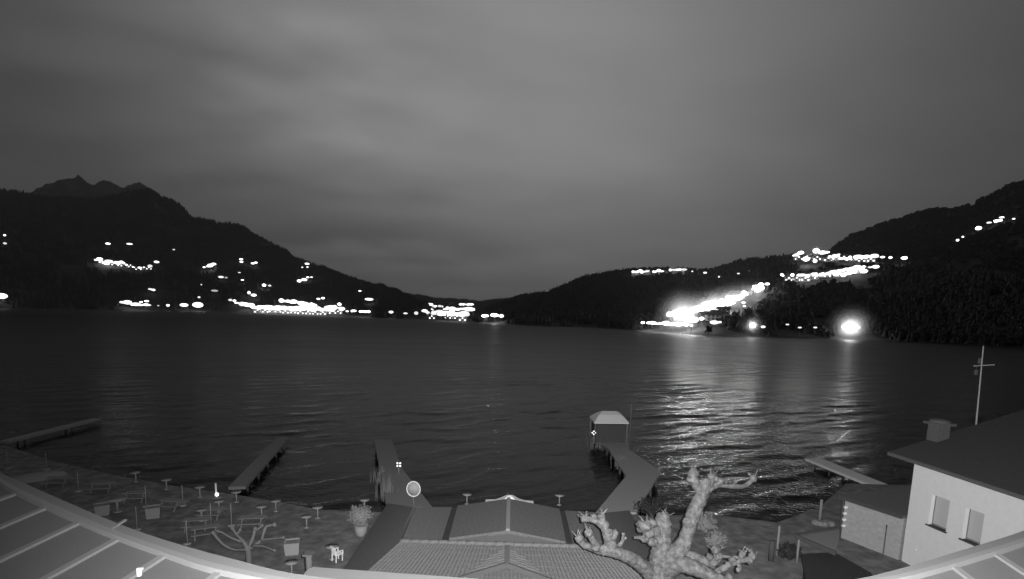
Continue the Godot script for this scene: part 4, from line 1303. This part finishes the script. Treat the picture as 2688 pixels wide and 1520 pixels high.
# ---------------------------------------------------------------- trees
func plane_tree() -> void:
	var o := thing("plane_tree", "big pollarded plane tree with knotted bare limbs in front of the tiled roof", "tree", Vector3.ZERO)
	var st := start()
	limb(st, [Vector4(5.09, 3.17, -17.00, 0.511), Vector4(4.99, 5.15, -17.00, 0.440), Vector4(4.93, 6.58, -17.00, 0.384), Vector4(4.95, 7.34, -17.00, 0.341), Vector4(4.95, 8.01, -17.00, 0.284), Vector4(4.93, 8.52, -17.00, 0.256), Vector4(4.92, 8.70, -17.00, 0.199)], 18, 8, 0.22, 1.7)
	lump(st, Vector3(4.93, 8.59, -17.00), Vector3(0.24, 0.26, 0.24), 0.3, 2.0, 10, 14)
	part("trunk", done(st), M.bark, o)
	st = start()
	limb(st, [Vector4(4.92, 6.39, -17.00, 0.242), Vector4(4.45, 6.99, -16.80, 0.239), Vector4(3.85, 7.50, -16.50, 0.207), Vector4(3.30, 7.77, -16.30, 0.191), Vector4(2.91, 7.87, -16.20, 0.176)], 16, 8, 0.22, 1.9)
	for q in [[Vector4(2.98, 7.85, -16.20, 0.162), Vector4(2.61, 7.92, -16.20, 0.122), Vector4(2.30, 8.08, -16.10, 0.108), Vector4(2.14, 8.32, -16.00, 0.107)], [Vector4(2.71, 7.94, -16.10, 0.121), Vector4(2.59, 8.21, -16.00, 0.107), Vector4(2.39, 8.54, -15.90, 0.093)], [Vector4(3.18, 7.84, -16.30, 0.163), Vector4(3.09, 8.20, -16.40, 0.151), Vector4(2.96, 8.52, -16.50, 0.124), Vector4(2.89, 8.81, -16.60, 0.097)], [Vector4(2.99, 8.44, -16.50, 0.110), Vector4(2.76, 8.64, -16.50, 0.097), Vector4(2.46, 8.72, -16.50, 0.097), Vector4(2.34, 8.73, -16.50, 0.083)], [Vector4(3.17, 8.03, -16.40, 0.123), Vector4(3.29, 8.28, -16.40, 0.110), Vector4(3.32, 8.39, -16.40, 0.082)], [Vector4(3.47, 7.89, -16.50, 0.083), Vector4(3.58, 8.07, -16.50, 0.055), Vector4(3.58, 8.31, -16.50, 0.055)], [Vector4(3.54, 8.05, -16.50, 0.055), Vector4(3.69, 8.16, -16.50, 0.041)], [Vector4(2.63, 8.72, -16.50, 0.083), Vector4(2.60, 8.83, -16.50, 0.069)]]:
		limb(st, q, 9, 4, 0.3, 1.6)
	for q in [Vector4(2.15, 8.29, -16.00, 0.134), Vector4(2.42, 8.52, -15.90, 0.133), Vector4(2.89, 8.76, -16.60, 0.125), Vector4(2.36, 8.72, -16.50, 0.124), Vector4(2.64, 8.79, -16.50, 0.110), Vector4(3.10, 8.33, -16.40, 0.164), Vector4(3.01, 8.55, -16.50, 0.138), Vector4(3.17, 7.99, -16.30, 0.204), Vector4(2.68, 8.01, -16.10, 0.148), Vector4(3.30, 8.34, -16.40, 0.110)]: lump(st, Vector3(q.x, q.y, q.z), Vector3.ONE * q.w, 0.34, 2.6, 11, 16)
	part("left_limb", done(st), M.bark, o)
	st = start()
	limb(st, [Vector4(5.06, 6.80, -17.00, 0.341), Vector4(5.30, 7.37, -16.90, 0.353), Vector4(5.60, 7.83, -16.90, 0.268), Vector4(5.75, 8.24, -17.00, 0.213), Vector4(5.90, 8.67, -17.10, 0.229), Vector4(6.09, 9.14, -17.20, 0.216), Vector4(6.24, 9.43, -17.30, 0.202), Vector4(6.28, 9.64, -17.30, 0.173)], 16, 8, 0.22, 1.9)
	for q in [[Vector4(6.19, 9.47, -17.30, 0.173), Vector4(5.96, 9.74, -17.30, 0.159), Vector4(5.84, 9.98, -17.30, 0.145), Vector4(5.92, 10.10, -17.30, 0.101)], [Vector4(6.32, 9.54, -17.30, 0.159), Vector4(6.48, 9.80, -17.40, 0.131), Vector4(6.61, 9.96, -17.40, 0.102)], [Vector4(6.39, 9.51, -17.30, 0.101), Vector4(6.77, 9.61, -17.50, 0.073), Vector4(7.28, 9.54, -17.70, 0.074), Vector4(7.73, 9.48, -17.90, 0.075), Vector4(8.02, 9.59, -18.00, 0.075), Vector4(8.14, 9.75, -18.00, 0.075)], [Vector4(7.37, 9.55, -17.70, 0.059), Vector4(7.42, 9.71, -17.70, 0.059)], [Vector4(6.62, 9.59, -17.40, 0.087), Vector4(6.88, 9.78, -17.50, 0.073)], [Vector4(5.81, 8.58, -17.10, 0.114), Vector4(5.63, 8.54, -17.00, 0.099)]]:
		limb(st, q, 9, 4, 0.3, 1.6)
	for q in [Vector4(5.89, 10.03, -17.30, 0.159), Vector4(5.85, 9.84, -17.30, 0.159), Vector4(6.52, 9.91, -17.40, 0.131), Vector4(6.63, 9.86, -17.40, 0.116), Vector4(6.34, 9.78, -17.30, 0.145), Vector4(6.85, 9.78, -17.50, 0.102), Vector4(8.13, 9.72, -18.00, 0.105), Vector4(6.23, 9.61, -17.30, 0.188), Vector4(6.12, 8.81, -17.10, 0.114), Vector4(5.73, 8.54, -17.00, 0.170), Vector4(7.42, 9.72, -17.70, 0.074)]: lump(st, Vector3(q.x, q.y, q.z), Vector3.ONE * q.w, 0.34, 2.6, 11, 16)
	part("upper_limb", done(st), M.bark, o)
	st = start()
	limb(st, [Vector4(5.11, 6.80, -17.00, 0.313), Vector4(5.42, 7.25, -16.70, 0.279), Vector4(5.82, 7.28, -16.40, 0.247), Vector4(6.26, 7.16, -16.20, 0.203), Vector4(6.64, 7.06, -16.00, 0.174), Vector4(6.77, 7.22, -16.00, 0.120)], 16, 8, 0.22, 1.9)
	limb(st, [Vector4(5.30, 7.46, -17.00, 0.213), Vector4(5.74, 7.52, -16.80, 0.183), Vector4(6.21, 7.41, -16.60, 0.166), Vector4(6.53, 7.38, -16.50, 0.152)], 16, 8, 0.22, 1.9)
	for q in [[Vector4(6.37, 7.40, -16.40, 0.123), Vector4(6.55, 7.64, -16.40, 0.110), Vector4(6.45, 7.90, -16.40, 0.096)], [Vector4(6.43, 7.24, -16.20, 0.108), Vector4(6.78, 7.46, -16.20, 0.095), Vector4(7.11, 7.62, -16.20, 0.081), Vector4(7.42, 7.73, -16.20, 0.081), Vector4(7.50, 7.87, -16.20, 0.081)], [Vector4(7.02, 7.59, -16.20, 0.081), Vector4(7.17, 7.44, -16.20, 0.068), Vector4(7.11, 7.31, -16.20, 0.054)], [Vector4(6.54, 7.69, -16.40, 0.069), Vector4(6.80, 7.72, -16.30, 0.054), Vector4(7.19, 7.71, -16.30, 0.054)], [Vector4(7.15, 7.73, -16.20, 0.068), Vector4(7.21, 7.91, -16.20, 0.068)]]:
		limb(st, q, 9, 4, 0.3, 1.6)
	for q in [Vector4(6.45, 7.87, -16.40, 0.137), Vector4(6.54, 7.69, -16.40, 0.151), Vector4(6.89, 7.67, -16.20, 0.108), Vector4(6.80, 7.51, -16.20, 0.108), Vector4(7.21, 7.87, -16.20, 0.108), Vector4(7.51, 7.81, -16.20, 0.122), Vector4(7.45, 7.66, -16.20, 0.108), Vector4(7.11, 7.36, -16.20, 0.081), Vector4(6.76, 7.19, -16.00, 0.134), Vector4(6.65, 7.33, -16.30, 0.123), Vector4(6.32, 7.61, -16.50, 0.110)]: lump(st, Vector3(q.x, q.y, q.z), Vector3.ONE * q.w, 0.34, 2.6, 11, 16)
	part("right_limb", done(st), M.bark, o)
	st = start()
	for q in [Vector4(4.29, 8.48, -16.70, 0.223), Vector4(4.54, 8.53, -16.80, 0.183), Vector4(4.17, 8.53, -16.70, 0.154), Vector4(4.43, 8.25, -16.70, 0.195), Vector4(4.32, 8.06, -16.70, 0.154), Vector4(4.58, 7.92, -16.80, 0.183), Vector4(4.63, 8.27, -16.80, 0.197), Vector4(4.15, 8.35, -16.70, 0.112)]: lump(st, Vector3(q.x, q.y, q.z), Vector3(q.w, q.w * 0.8, q.w), 0.34, 2.6, 11, 16)
	limb(st, [Vector4(4.45, 8.02, -16.70, 0.084), Vector4(4.19, 8.09, -16.70, 0.070), Vector4(3.97, 8.08, -16.70, 0.042)], 8, 3, 0.3, 2.2)
	part("burl", done(st), M.bark, o)
	rng.seed = 91
	st = start()
	for q in [Vector4(5.89, 10.08, -17.30, 0.159), Vector4(6.54, 9.94, -17.40, 0.131), Vector4(8.12, 9.75, -18.00, 0.105), Vector4(2.16, 8.32, -16.00, 0.134), Vector4(2.41, 8.54, -15.90, 0.133), Vector4(2.89, 8.79, -16.60, 0.125), Vector4(2.36, 8.73, -16.50, 0.124), Vector4(4.26, 8.56, -16.70, 0.167), Vector4(4.92, 8.70, -17.00, 0.199), Vector4(6.48, 7.90, -16.40, 0.123), Vector4(7.21, 7.90, -16.20, 0.108), Vector4(7.51, 7.84, -16.20, 0.108)]:
		for k in 5:
			var d := Vector3(rng.randfn() * 0.7, 1.0, rng.randfn() * 0.5).normalized() * rng.randf_range(0.12, 0.34)
			var p := Vector3(q.x + rng.randfn() * 0.06, q.y, q.z)
			limb(st, [Vector4(p.x, p.y, p.z, 0.012), Vector4(p.x + d.x * 0.5, p.y + d.y * 0.6, p.z + d.z * 0.5, 0.008), Vector4(p.x + d.x, p.y + d.y, p.z + d.z, 0.006)], 5, 2)
	part("shoots", done(st), M.bark_dark, o)
	# small bare tree on the left lawn
	var t := thing("bare_tree", "small pollarded bare tree on the lawn beside the near roof", "tree")
	st = start()
	limb(st, [Vector4(-12.24, 2.48, -25.00, 0.143), Vector4(-12.24, 3.12, -25.00, 0.143), Vector4(-12.26, 3.55, -25.00, 0.143)], 10, 4, 0.25, 1.6)
	part("trunk", done(st), M.bark_dark, t)
	for q in [[Vector4(-12.26, 3.44, -25.00, 0.125), Vector4(-12.47, 3.86, -25.00, 0.089), Vector4(-12.86, 4.10, -25.20, 0.072), Vector4(-13.13, 4.39, -25.30, 0.072)], [Vector4(-12.24, 3.52, -25.00, 0.107), Vector4(-12.20, 3.94, -25.40, 0.091), Vector4(-12.17, 4.26, -25.60, 0.073)], [Vector4(-12.22, 3.52, -25.00, 0.107), Vector4(-11.73, 3.88, -25.20, 0.072), Vector4(-11.62, 4.40, -25.50, 0.073), Vector4(-11.20, 4.53, -25.50, 0.073)], [Vector4(-11.75, 3.88, -25.20, 0.072), Vector4(-11.15, 4.04, -25.00, 0.054), Vector4(-10.50, 4.21, -24.80, 0.053)], [Vector4(-12.03, 3.68, -25.00, 0.089), Vector4(-11.35, 3.84, -24.60, 0.070), Vector4(-10.66, 3.84, -24.20, 0.052)], [Vector4(-12.59, 3.86, -25.00, 0.071), Vector4(-12.96, 4.13, -24.80, 0.053), Vector4(-13.22, 4.44, -24.60, 0.053), Vector4(-13.44, 4.51, -24.60, 0.053)], [Vector4(-12.37, 3.47, -25.00, 0.071), Vector4(-12.63, 3.73, -24.40, 0.052), Vector4(-13.03, 4.08, -24.20, 0.069), Vector4(-13.38, 4.64, -24.10, 0.069)], [Vector4(-12.09, 4.22, -25.50, 0.055), Vector4(-11.87, 4.39, -25.70, 0.055)], [Vector4(-12.90, 4.08, -25.20, 0.054), Vector4(-12.75, 4.32, -25.30, 0.054)]]:
		st = start()
		limb(st, q, 7, 4, 0.3, 2.0)
		var e = q[-1]
		lump(st, Vector3(e.x, e.y, e.z), Vector3.ONE * e.w * 1.5, 0.3, 3.0, 6, 8)
		part("branch", done(st), M.bark_dark, t)

# ---------------------------------------------------------------- the beach on the left
func beach() -> void:
	var t := thing("pedestal_table", "", "table")
	var st := start()
	post(st, Vector3.ZERO, 0.76, 0.045)
	post(st, Vector3.ZERO, 0.05, 0.17)
	part("leg", done(st), M.table, t)
	st = start()
	limb(st, [Vector4(0, 0.74, 0, 0.34), Vector4(0, 0.79, 0, 0.36)], 20, 1)
	part("table_top", done(st), M.table, t)
	# [pixel-surveyed foot on the lawn, label]
	var spots := [
		[Vector3(-26.07, 0.80, -40.84), "small round pedestal table at the water's edge, far left of the lit marker post"],
		[Vector3(-22.72, 0.80, -39.40), "small round pedestal table next to the lit marker post, on its left"],
		[Vector3(-19.61, 0.80, -38.55), "small round pedestal table in front of the broad dark jetty"],
		[Vector3(-16.11, 0.80, -36.99), "small round pedestal table at the water, right of the broad dark jetty"],
		[Vector3(-12.85, 0.80, -35.98), "small round pedestal table at the water, nearest the potted bush"],
		[Vector3(-12.98, 0.80, -34.29), "small round pedestal table on the lawn between bin and potted bush"],
		[Vector3(-16.57, 0.80, -35.82), "small round pedestal table just above the bare tree"],
		[Vector3(-19.84, 0.80, -36.60), "small round pedestal table on the lawn below the lit marker post"],
		[Vector3(-26.42, 0.80, -36.04), "wide pedestal table nearest the joint in the roof gutter"],
		[Vector3(-29.46, 0.80, -42.40), "faint round pedestal table at the water, left of the others"],
		[Vector3(-9.91, 0.80, -29.89), "bright round pedestal table beside the white chair"],
		[Vector3(-11.36, 0.80, -27.78), "bright round pedestal table by the dark flue at the lower edge"],
		[Vector3(-3.08, 0.80, -39.58), "dim round pedestal table behind the roof, left of the pagoda tent"],
		[Vector3(3.78, 0.80, -40.00), "dim round pedestal table behind the roof, right of the pagoda tent"],
		[Vector3(-10.15, 0.80, -37.73), "dim round pedestal table behind the potted bush"],
		[Vector3(-20.07, 0.80, -34.89), "faint round pedestal table behind the picnic tables"],
	]
	for k in spots.size():
		var o := t if k == 0 else copy(t, Vector3.ZERO, 0.0, "", "")
		o.position = spots[k][0]
		o.set_meta("label", spots[k][1])
		o.set_meta("group", "round pedestal tables on the beach lawn")
	var big: Node3D = get_node("pedestal_table_008")
	big.scale = Vector3(1.7, 1.15, 1.7)
	# post with a lit lamp at its foot
	var lp := thing("marker_post", "pale post with a bright lamp at its foot at the water's edge", "lamp", Vector3(-21.58, 0.80, -39.50))
	st = start()
	post(st, Vector3.ZERO, 1.05, 0.06)
	part("post", done(st), M.white_paint, lp)
	st = start()
	post(st, Vector3(0, 0, 0), 0.18, 0.16, 0.12)
	part("base", done(st), M.metal, lp)
	var ball := SphereMesh.new()
	ball.radius = 0.13
	ball.height = 0.26
	part("lamp_bulb", ball, glow_mat(2.2), lp, Vector3(0.12, 0.24, 0.12))
	# picnic tables and loungers
	var p := thing("picnic_table", "", "table")
	for x in [-0.27, 0.0, 0.27]:
		part("plank", box_mesh(Vector3(1.9, 0.05, 0.25), Vector3(0, 0.75, x)), M.wood, p)
	for s in [-1, 1]:
		part("bench", box_mesh(Vector3(1.9, 0.05, 0.28), Vector3(0, 0.45, s * 0.75)), M.wood, p)
		st = start()
		beam(st, Vector3(s * 0.7, 0, -0.8), Vector3(s * 0.7, 0.72, -0.2), 0.08, 0.08)
		beam(st, Vector3(s * 0.7, 0, 0.8), Vector3(s * 0.7, 0.72, 0.2), 0.08, 0.08)
		beam(st, Vector3(s * 0.76, 0.41, -0.8), Vector3(s * 0.76, 0.41, 0.8), 0.05, 0.07)
		part("leg", done(st), M.wood, p)
	var places := [
		[Vector3(-19.71, 0.80, -33.70), 0.3, "picnic table on the lawn, upper left of the bare tree"],
		[Vector3(-19.81, 0.80, -35.63), 0.1, "picnic table on the lawn between two round tables"],
		[Vector3(-16.48, 0.80, -34.35), 0.2, "picnic table directly behind the crown of the bare tree"],
		[Vector3(-26.65, 0.80, -38.35), 0.15, "picnic table on the dark lawn in the middle of the beach"],
		[Vector3(-23.29, 0.80, -37.00), -0.1, "picnic table on the dark lawn, left of the lit marker post"],
		[Vector3(-30.39, 0.80, -40.14), 0.25, "faint picnic table near the water on the left"],
		[Vector3(-34.47, 0.80, -41.10), 0.2, "faint picnic table close to the roof edge, far left"],
		[Vector3(-18.53, 0.80, -32.52), 0.5, "picnic table in the shade left of the bare tree"],
	]
	for k in places.size():
		var o := p if k == 0 else copy(p, Vector3.ZERO, 0.0, "", "")
		o.position = places[k][0]
		o.rotation.y = places[k][1]
		o.scale = Vector3.ONE * 0.8
		o.set_meta("label", places[k][2])
		o.set_meta("group", "wooden picnic tables on the lawn")
	# bare parasol poles
	var pole := thing("parasol_pole", "", "pole")
	st = start()
	post(st, Vector3.ZERO, 1.5, 0.028)
	part("pole", done(st), M.table, pole)
	st = start()
	post(st, Vector3.ZERO, 0.07, 0.24)
	part("base", done(st), M.pot, pole)
	var feet := [
		[Vector3(-25.21, 0.80, -37.15), "bare parasol pole standing in the middle of the dark lawn"],
		[Vector3(-22.87, 0.80, -37.52), "bare parasol pole to the left of the lit marker post"],
		[Vector3(-19.07, 0.80, -34.15), "bare parasol pole between the picnic tables and the bare tree"],
		[Vector3(-17.81, 0.80, -34.25), "bare parasol pole right behind the bare tree's left branches"],
		[Vector3(-23.17, 0.80, -33.17), "bare parasol pole near the roof gutter joint"],
		[Vector3(-18.95, 0.80, -31.31), "bare parasol pole closest to the gutter, left of the bare tree"],
		[Vector3(-38.48, 0.80, -44.79), "faint parasol pole at far left by the water"],
		[Vector3(-31.98, 0.80, -39.81), "faint parasol pole on the left part of the lawn"],
		[Vector3(-41.63, 0.80, -44.68), "faint parasol pole at the left edge beside the boat"],
	]
	for k in feet.size():
		var o := pole if k == 0 else copy(pole, Vector3.ZERO, 0.0, "", "")
		o.position = feet[k][0]
		o.set_meta("label", feet[k][1])
		o.set_meta("group", "bare parasol poles on the lawn")
	# upturned rowing boat at far left
	var boat := thing("upturned_boat", "pale upturned rowing boat on the grass at far left", "boat", Vector3(-37.10, 0.80, -42.26), 0.75)
	st = start()
	st.set_smooth_group(0)
	var rows := []
	for i in 13:
		var u := i / 12.0 * 2.0 - 1.0
		var w := 0.62 * sqrt(maxf(0.0, 1.0 - pow(absf(u), 2.6)))
		var ring := []
		for k in 9:
			var a := PI * k / 8.0
			ring.append(Vector3(u * 1.9, sin(a) * 0.55 * (0.35 + 0.65 * w / 0.62), cos(a) * w))
		rows.append(ring)
	for i in 12:
		for k in 8: quad(st, rows[i][k], rows[i][k + 1], rows[i + 1][k + 1], rows[i + 1][k])
	part("hull", done(st), M.pale_metal, boat)
	st = start()
	box(st, Vector3(0, 0.56, 0), Vector3(3.0, 0.06, 0.06))
	part("keel", done(st), M.wood, boat)
	# grey waste bins
	for k in 3:
		var at: Vector3 = [Vector3(-12.43, 0.80, -30.56), Vector3(-23.53, 0.80, -35.32), Vector3(-27.05, 0.80, -35.47)][k]
		var b := thing("planter_box", ["pale square planter box on the lawn right of the bare tree", "dim square planter box on the lawn near the round tables", "faint square planter box beside the roof gutter"][k], "planter", at, 0.3 + k * 0.2, "square planter boxes")
		st = start()
		var t0 := 0.36
		var t1 := 0.42
		for i in 4:
			var r := Basis(Vector3.UP, i * PI / 2.0)
			quad(st, r * Vector3(-t0, 0, t0), r * Vector3(-t1, 0.72, t1), r * Vector3(t1, 0.72, t1), r * Vector3(t0, 0, t0))
			quad(st, r * Vector3(-t1, 0.72, t1), r * Vector3(-t1 + 0.07, 0.72, t1 - 0.07), r * Vector3(t1 - 0.07, 0.72, t1 - 0.07), r * Vector3(t1, 0.72, t1))
		part("box", done(st), M.pot if k == 0 else M.table, b)
		part("soil", box_mesh(Vector3(0.68, 0.02, 0.68), Vector3(0, 0.64, 0)), M.soil, b)
	# white chair
	var c := thing("garden_chair", "white plastic garden chair beside the bright round table", "chair", Vector3(-9.56, 0.80, -29.71), -0.7)
	part("seat", box_mesh(Vector3(0.46, 0.05, 0.46), Vector3(0, 0.44, 0)), M.white_paint, c)
	st = start()
	for k in 5: box(st, Vector3((k - 2) * 0.095, 0.66, 0.22 + 0.02 * (k % 2)), Vector3(0.07, 0.42, 0.03), Basis(Vector3.RIGHT, 0.2))
	box(st, Vector3(0, 0.87, 0.27), Vector3(0.48, 0.07, 0.04))
	part("backrest", done(st), M.white_paint, c)
	for s in [-1, 1]:
		st = start()
		box(st, Vector3(s * 0.24, 0.64, 0.0), Vector3(0.06, 0.04, 0.44))
		box(st, Vector3(s * 0.24, 0.54, -0.2), Vector3(0.05, 0.2, 0.05))
		part("armrest", done(st), M.white_paint, c)
		for z in [-0.2, 0.2]: part("leg", box_mesh(Vector3(0.05, 0.42, 0.05), Vector3(s * 0.2, 0.21, z)), M.white_paint, c)

# ---------------------------------------------------------------- bushes and small things
func leaf_ball(st: SurfaceTool, at: Vector3, r: Vector3, n: int, leaf: float) -> void:
	for k in n:
		var d := Vector3(rng.randfn(), rng.randfn(), rng.randfn()).normalized()
		var clump := 0.72 + 0.4 * rough_noise.get_noise_3dv((at + d * 2.0) * 40.0)
		var c := at + d * r * pow(rng.randf(), 0.3) * clump * 1.15
		var a := Vector3(rng.randfn(), rng.randfn(), rng.randfn()).normalized() * leaf
		var b := a.cross(d + Vector3(0.01, 0.3, 0)).normalized() * leaf * 0.5
		for v in [c - a, c + b, c + a, c + a, c - b, c - a]: st.add_vertex(v)

func bush(label: String, at: Vector3, r: Vector3, n: int, m: Material, seed_: int) -> void:
	rng.seed = seed_
	var o := thing("shrub", label, "shrub", at)
	var st := start()
	for k in 7:
		var e := Vector3(rng.randf_range(-0.7, 0.7) * r.x, r.y * rng.randf_range(0.9, 1.6), rng.randf_range(-0.7, 0.7) * r.z)
		limb(st, [Vector4(0, 0, 0, 0.04), Vector4(e.x * 0.4, e.y * 0.6, e.z * 0.4, 0.025), Vector4(e.x, e.y, e.z, 0.01)], 5, 2)
	part("stem", done(st), M.bark_dark, o)
	st = start()
	leaf_ball(st, Vector3(0, r.y, 0), r, n, 0.11)
	part("foliage", done(st), m, o)

func small_plants() -> void:
	bush("round pale shrub at the water behind the plane tree's upper limb", Vector3(13.15, 0.80, -35.57), Vector3(0.85, 0.65, 0.7), 700, M.shrub, 1)
	bush("pale shrub on the bank above the plane tree's right limb", Vector3(12.94, 0.80, -33.02), Vector3(0.75, 0.6, 0.6), 600, M.shrub, 2)
	bush("dark scrub where the bent pier meets the bank", Vector3(10.26, 0.80, -38.10), Vector3(1.5, 0.8, 0.7), 800, M.shrub_dark, 3)
	bush("low dark bush beside the open shelter", Vector3(16.85, 0.80, -31.61), Vector3(0.8, 0.55, 0.6), 600, M.shrub_dark, 4)
	bush("small pale shrub between the plane tree's two lower limbs", Vector3(10.97, 0.80, -29.59), Vector3(0.6, 0.5, 0.5), 400, M.shrub, 6)
	# potted bush
	rng.seed = 12
	var o := thing("potted_bush", "round leafy bush in a pale pot at the corner of the tiled building", "plant", Vector3(-9.21, 0.80, -33.35))
	var st := start()
	limb(st, [Vector4(0, 0, 0, 0.26), Vector4(0, 0.3, 0, 0.38), Vector4(0, 0.6, 0, 0.42), Vector4(0, 0.68, 0, 0.45), Vector4(0, 0.69, 0, 0.38)], 18, 3)
	part("pot", done(st), M.pot, o)
	st = start()
	leaf_ball(st, Vector3(-0.05, 1.35, 0), Vector3(0.85, 0.72, 0.8), 1100, 0.09)
	part("foliage", done(st), M.shrub, o)
	st = start()
	for k in 5: limb(st, [Vector4(0, 0.6, 0, 0.03), Vector4(0.1 * (k - 2), 1.1, 0.05 * (k % 3), 0.015)], 5, 1)
	part("stem", done(st), M.bark_dark, o)
	# posts and stones near the shelter
	st = start()
	var f: Vector3 = Vector3(15.67, 0.80, -31.42)
	post(st, f, 1.25, 0.16)
	whole("dark_post", done(st), M.wood_dark, "thick dark post beside the low dark bush", "post")
	st = start()
	f = Vector3(16.35, 0.80, -32.12)
	post(st, f, 1.9, 0.07)
	whole("pale_post", done(st), M.wood, "pale slender post right behind the thick dark post", "post")
	st = start()
	f = Vector3(22.08, 0.80, -37.91)
	post(st, f, 1.7, 0.09)
	whole("shower_post", done(st), M.wood, "pale shower post standing on a pile of stones", "post")
	rng.seed = 40
	for k in 6:
		st = start()
		lump(st, f + Vector3(rng.randf_range(-0.6, 0.6), 0.1, rng.randf_range(0.1, 0.6)), Vector3(rng.randf_range(0.2, 0.42), rng.randf_range(0.15, 0.3), rng.randf_range(0.2, 0.35)), 0.4, 0.9, 6, 8)
		whole("boulder", done(st), M.stone, "pale boulder at the foot of the shower post", "stone", Vector3.ZERO, "pale boulders under the shower post")
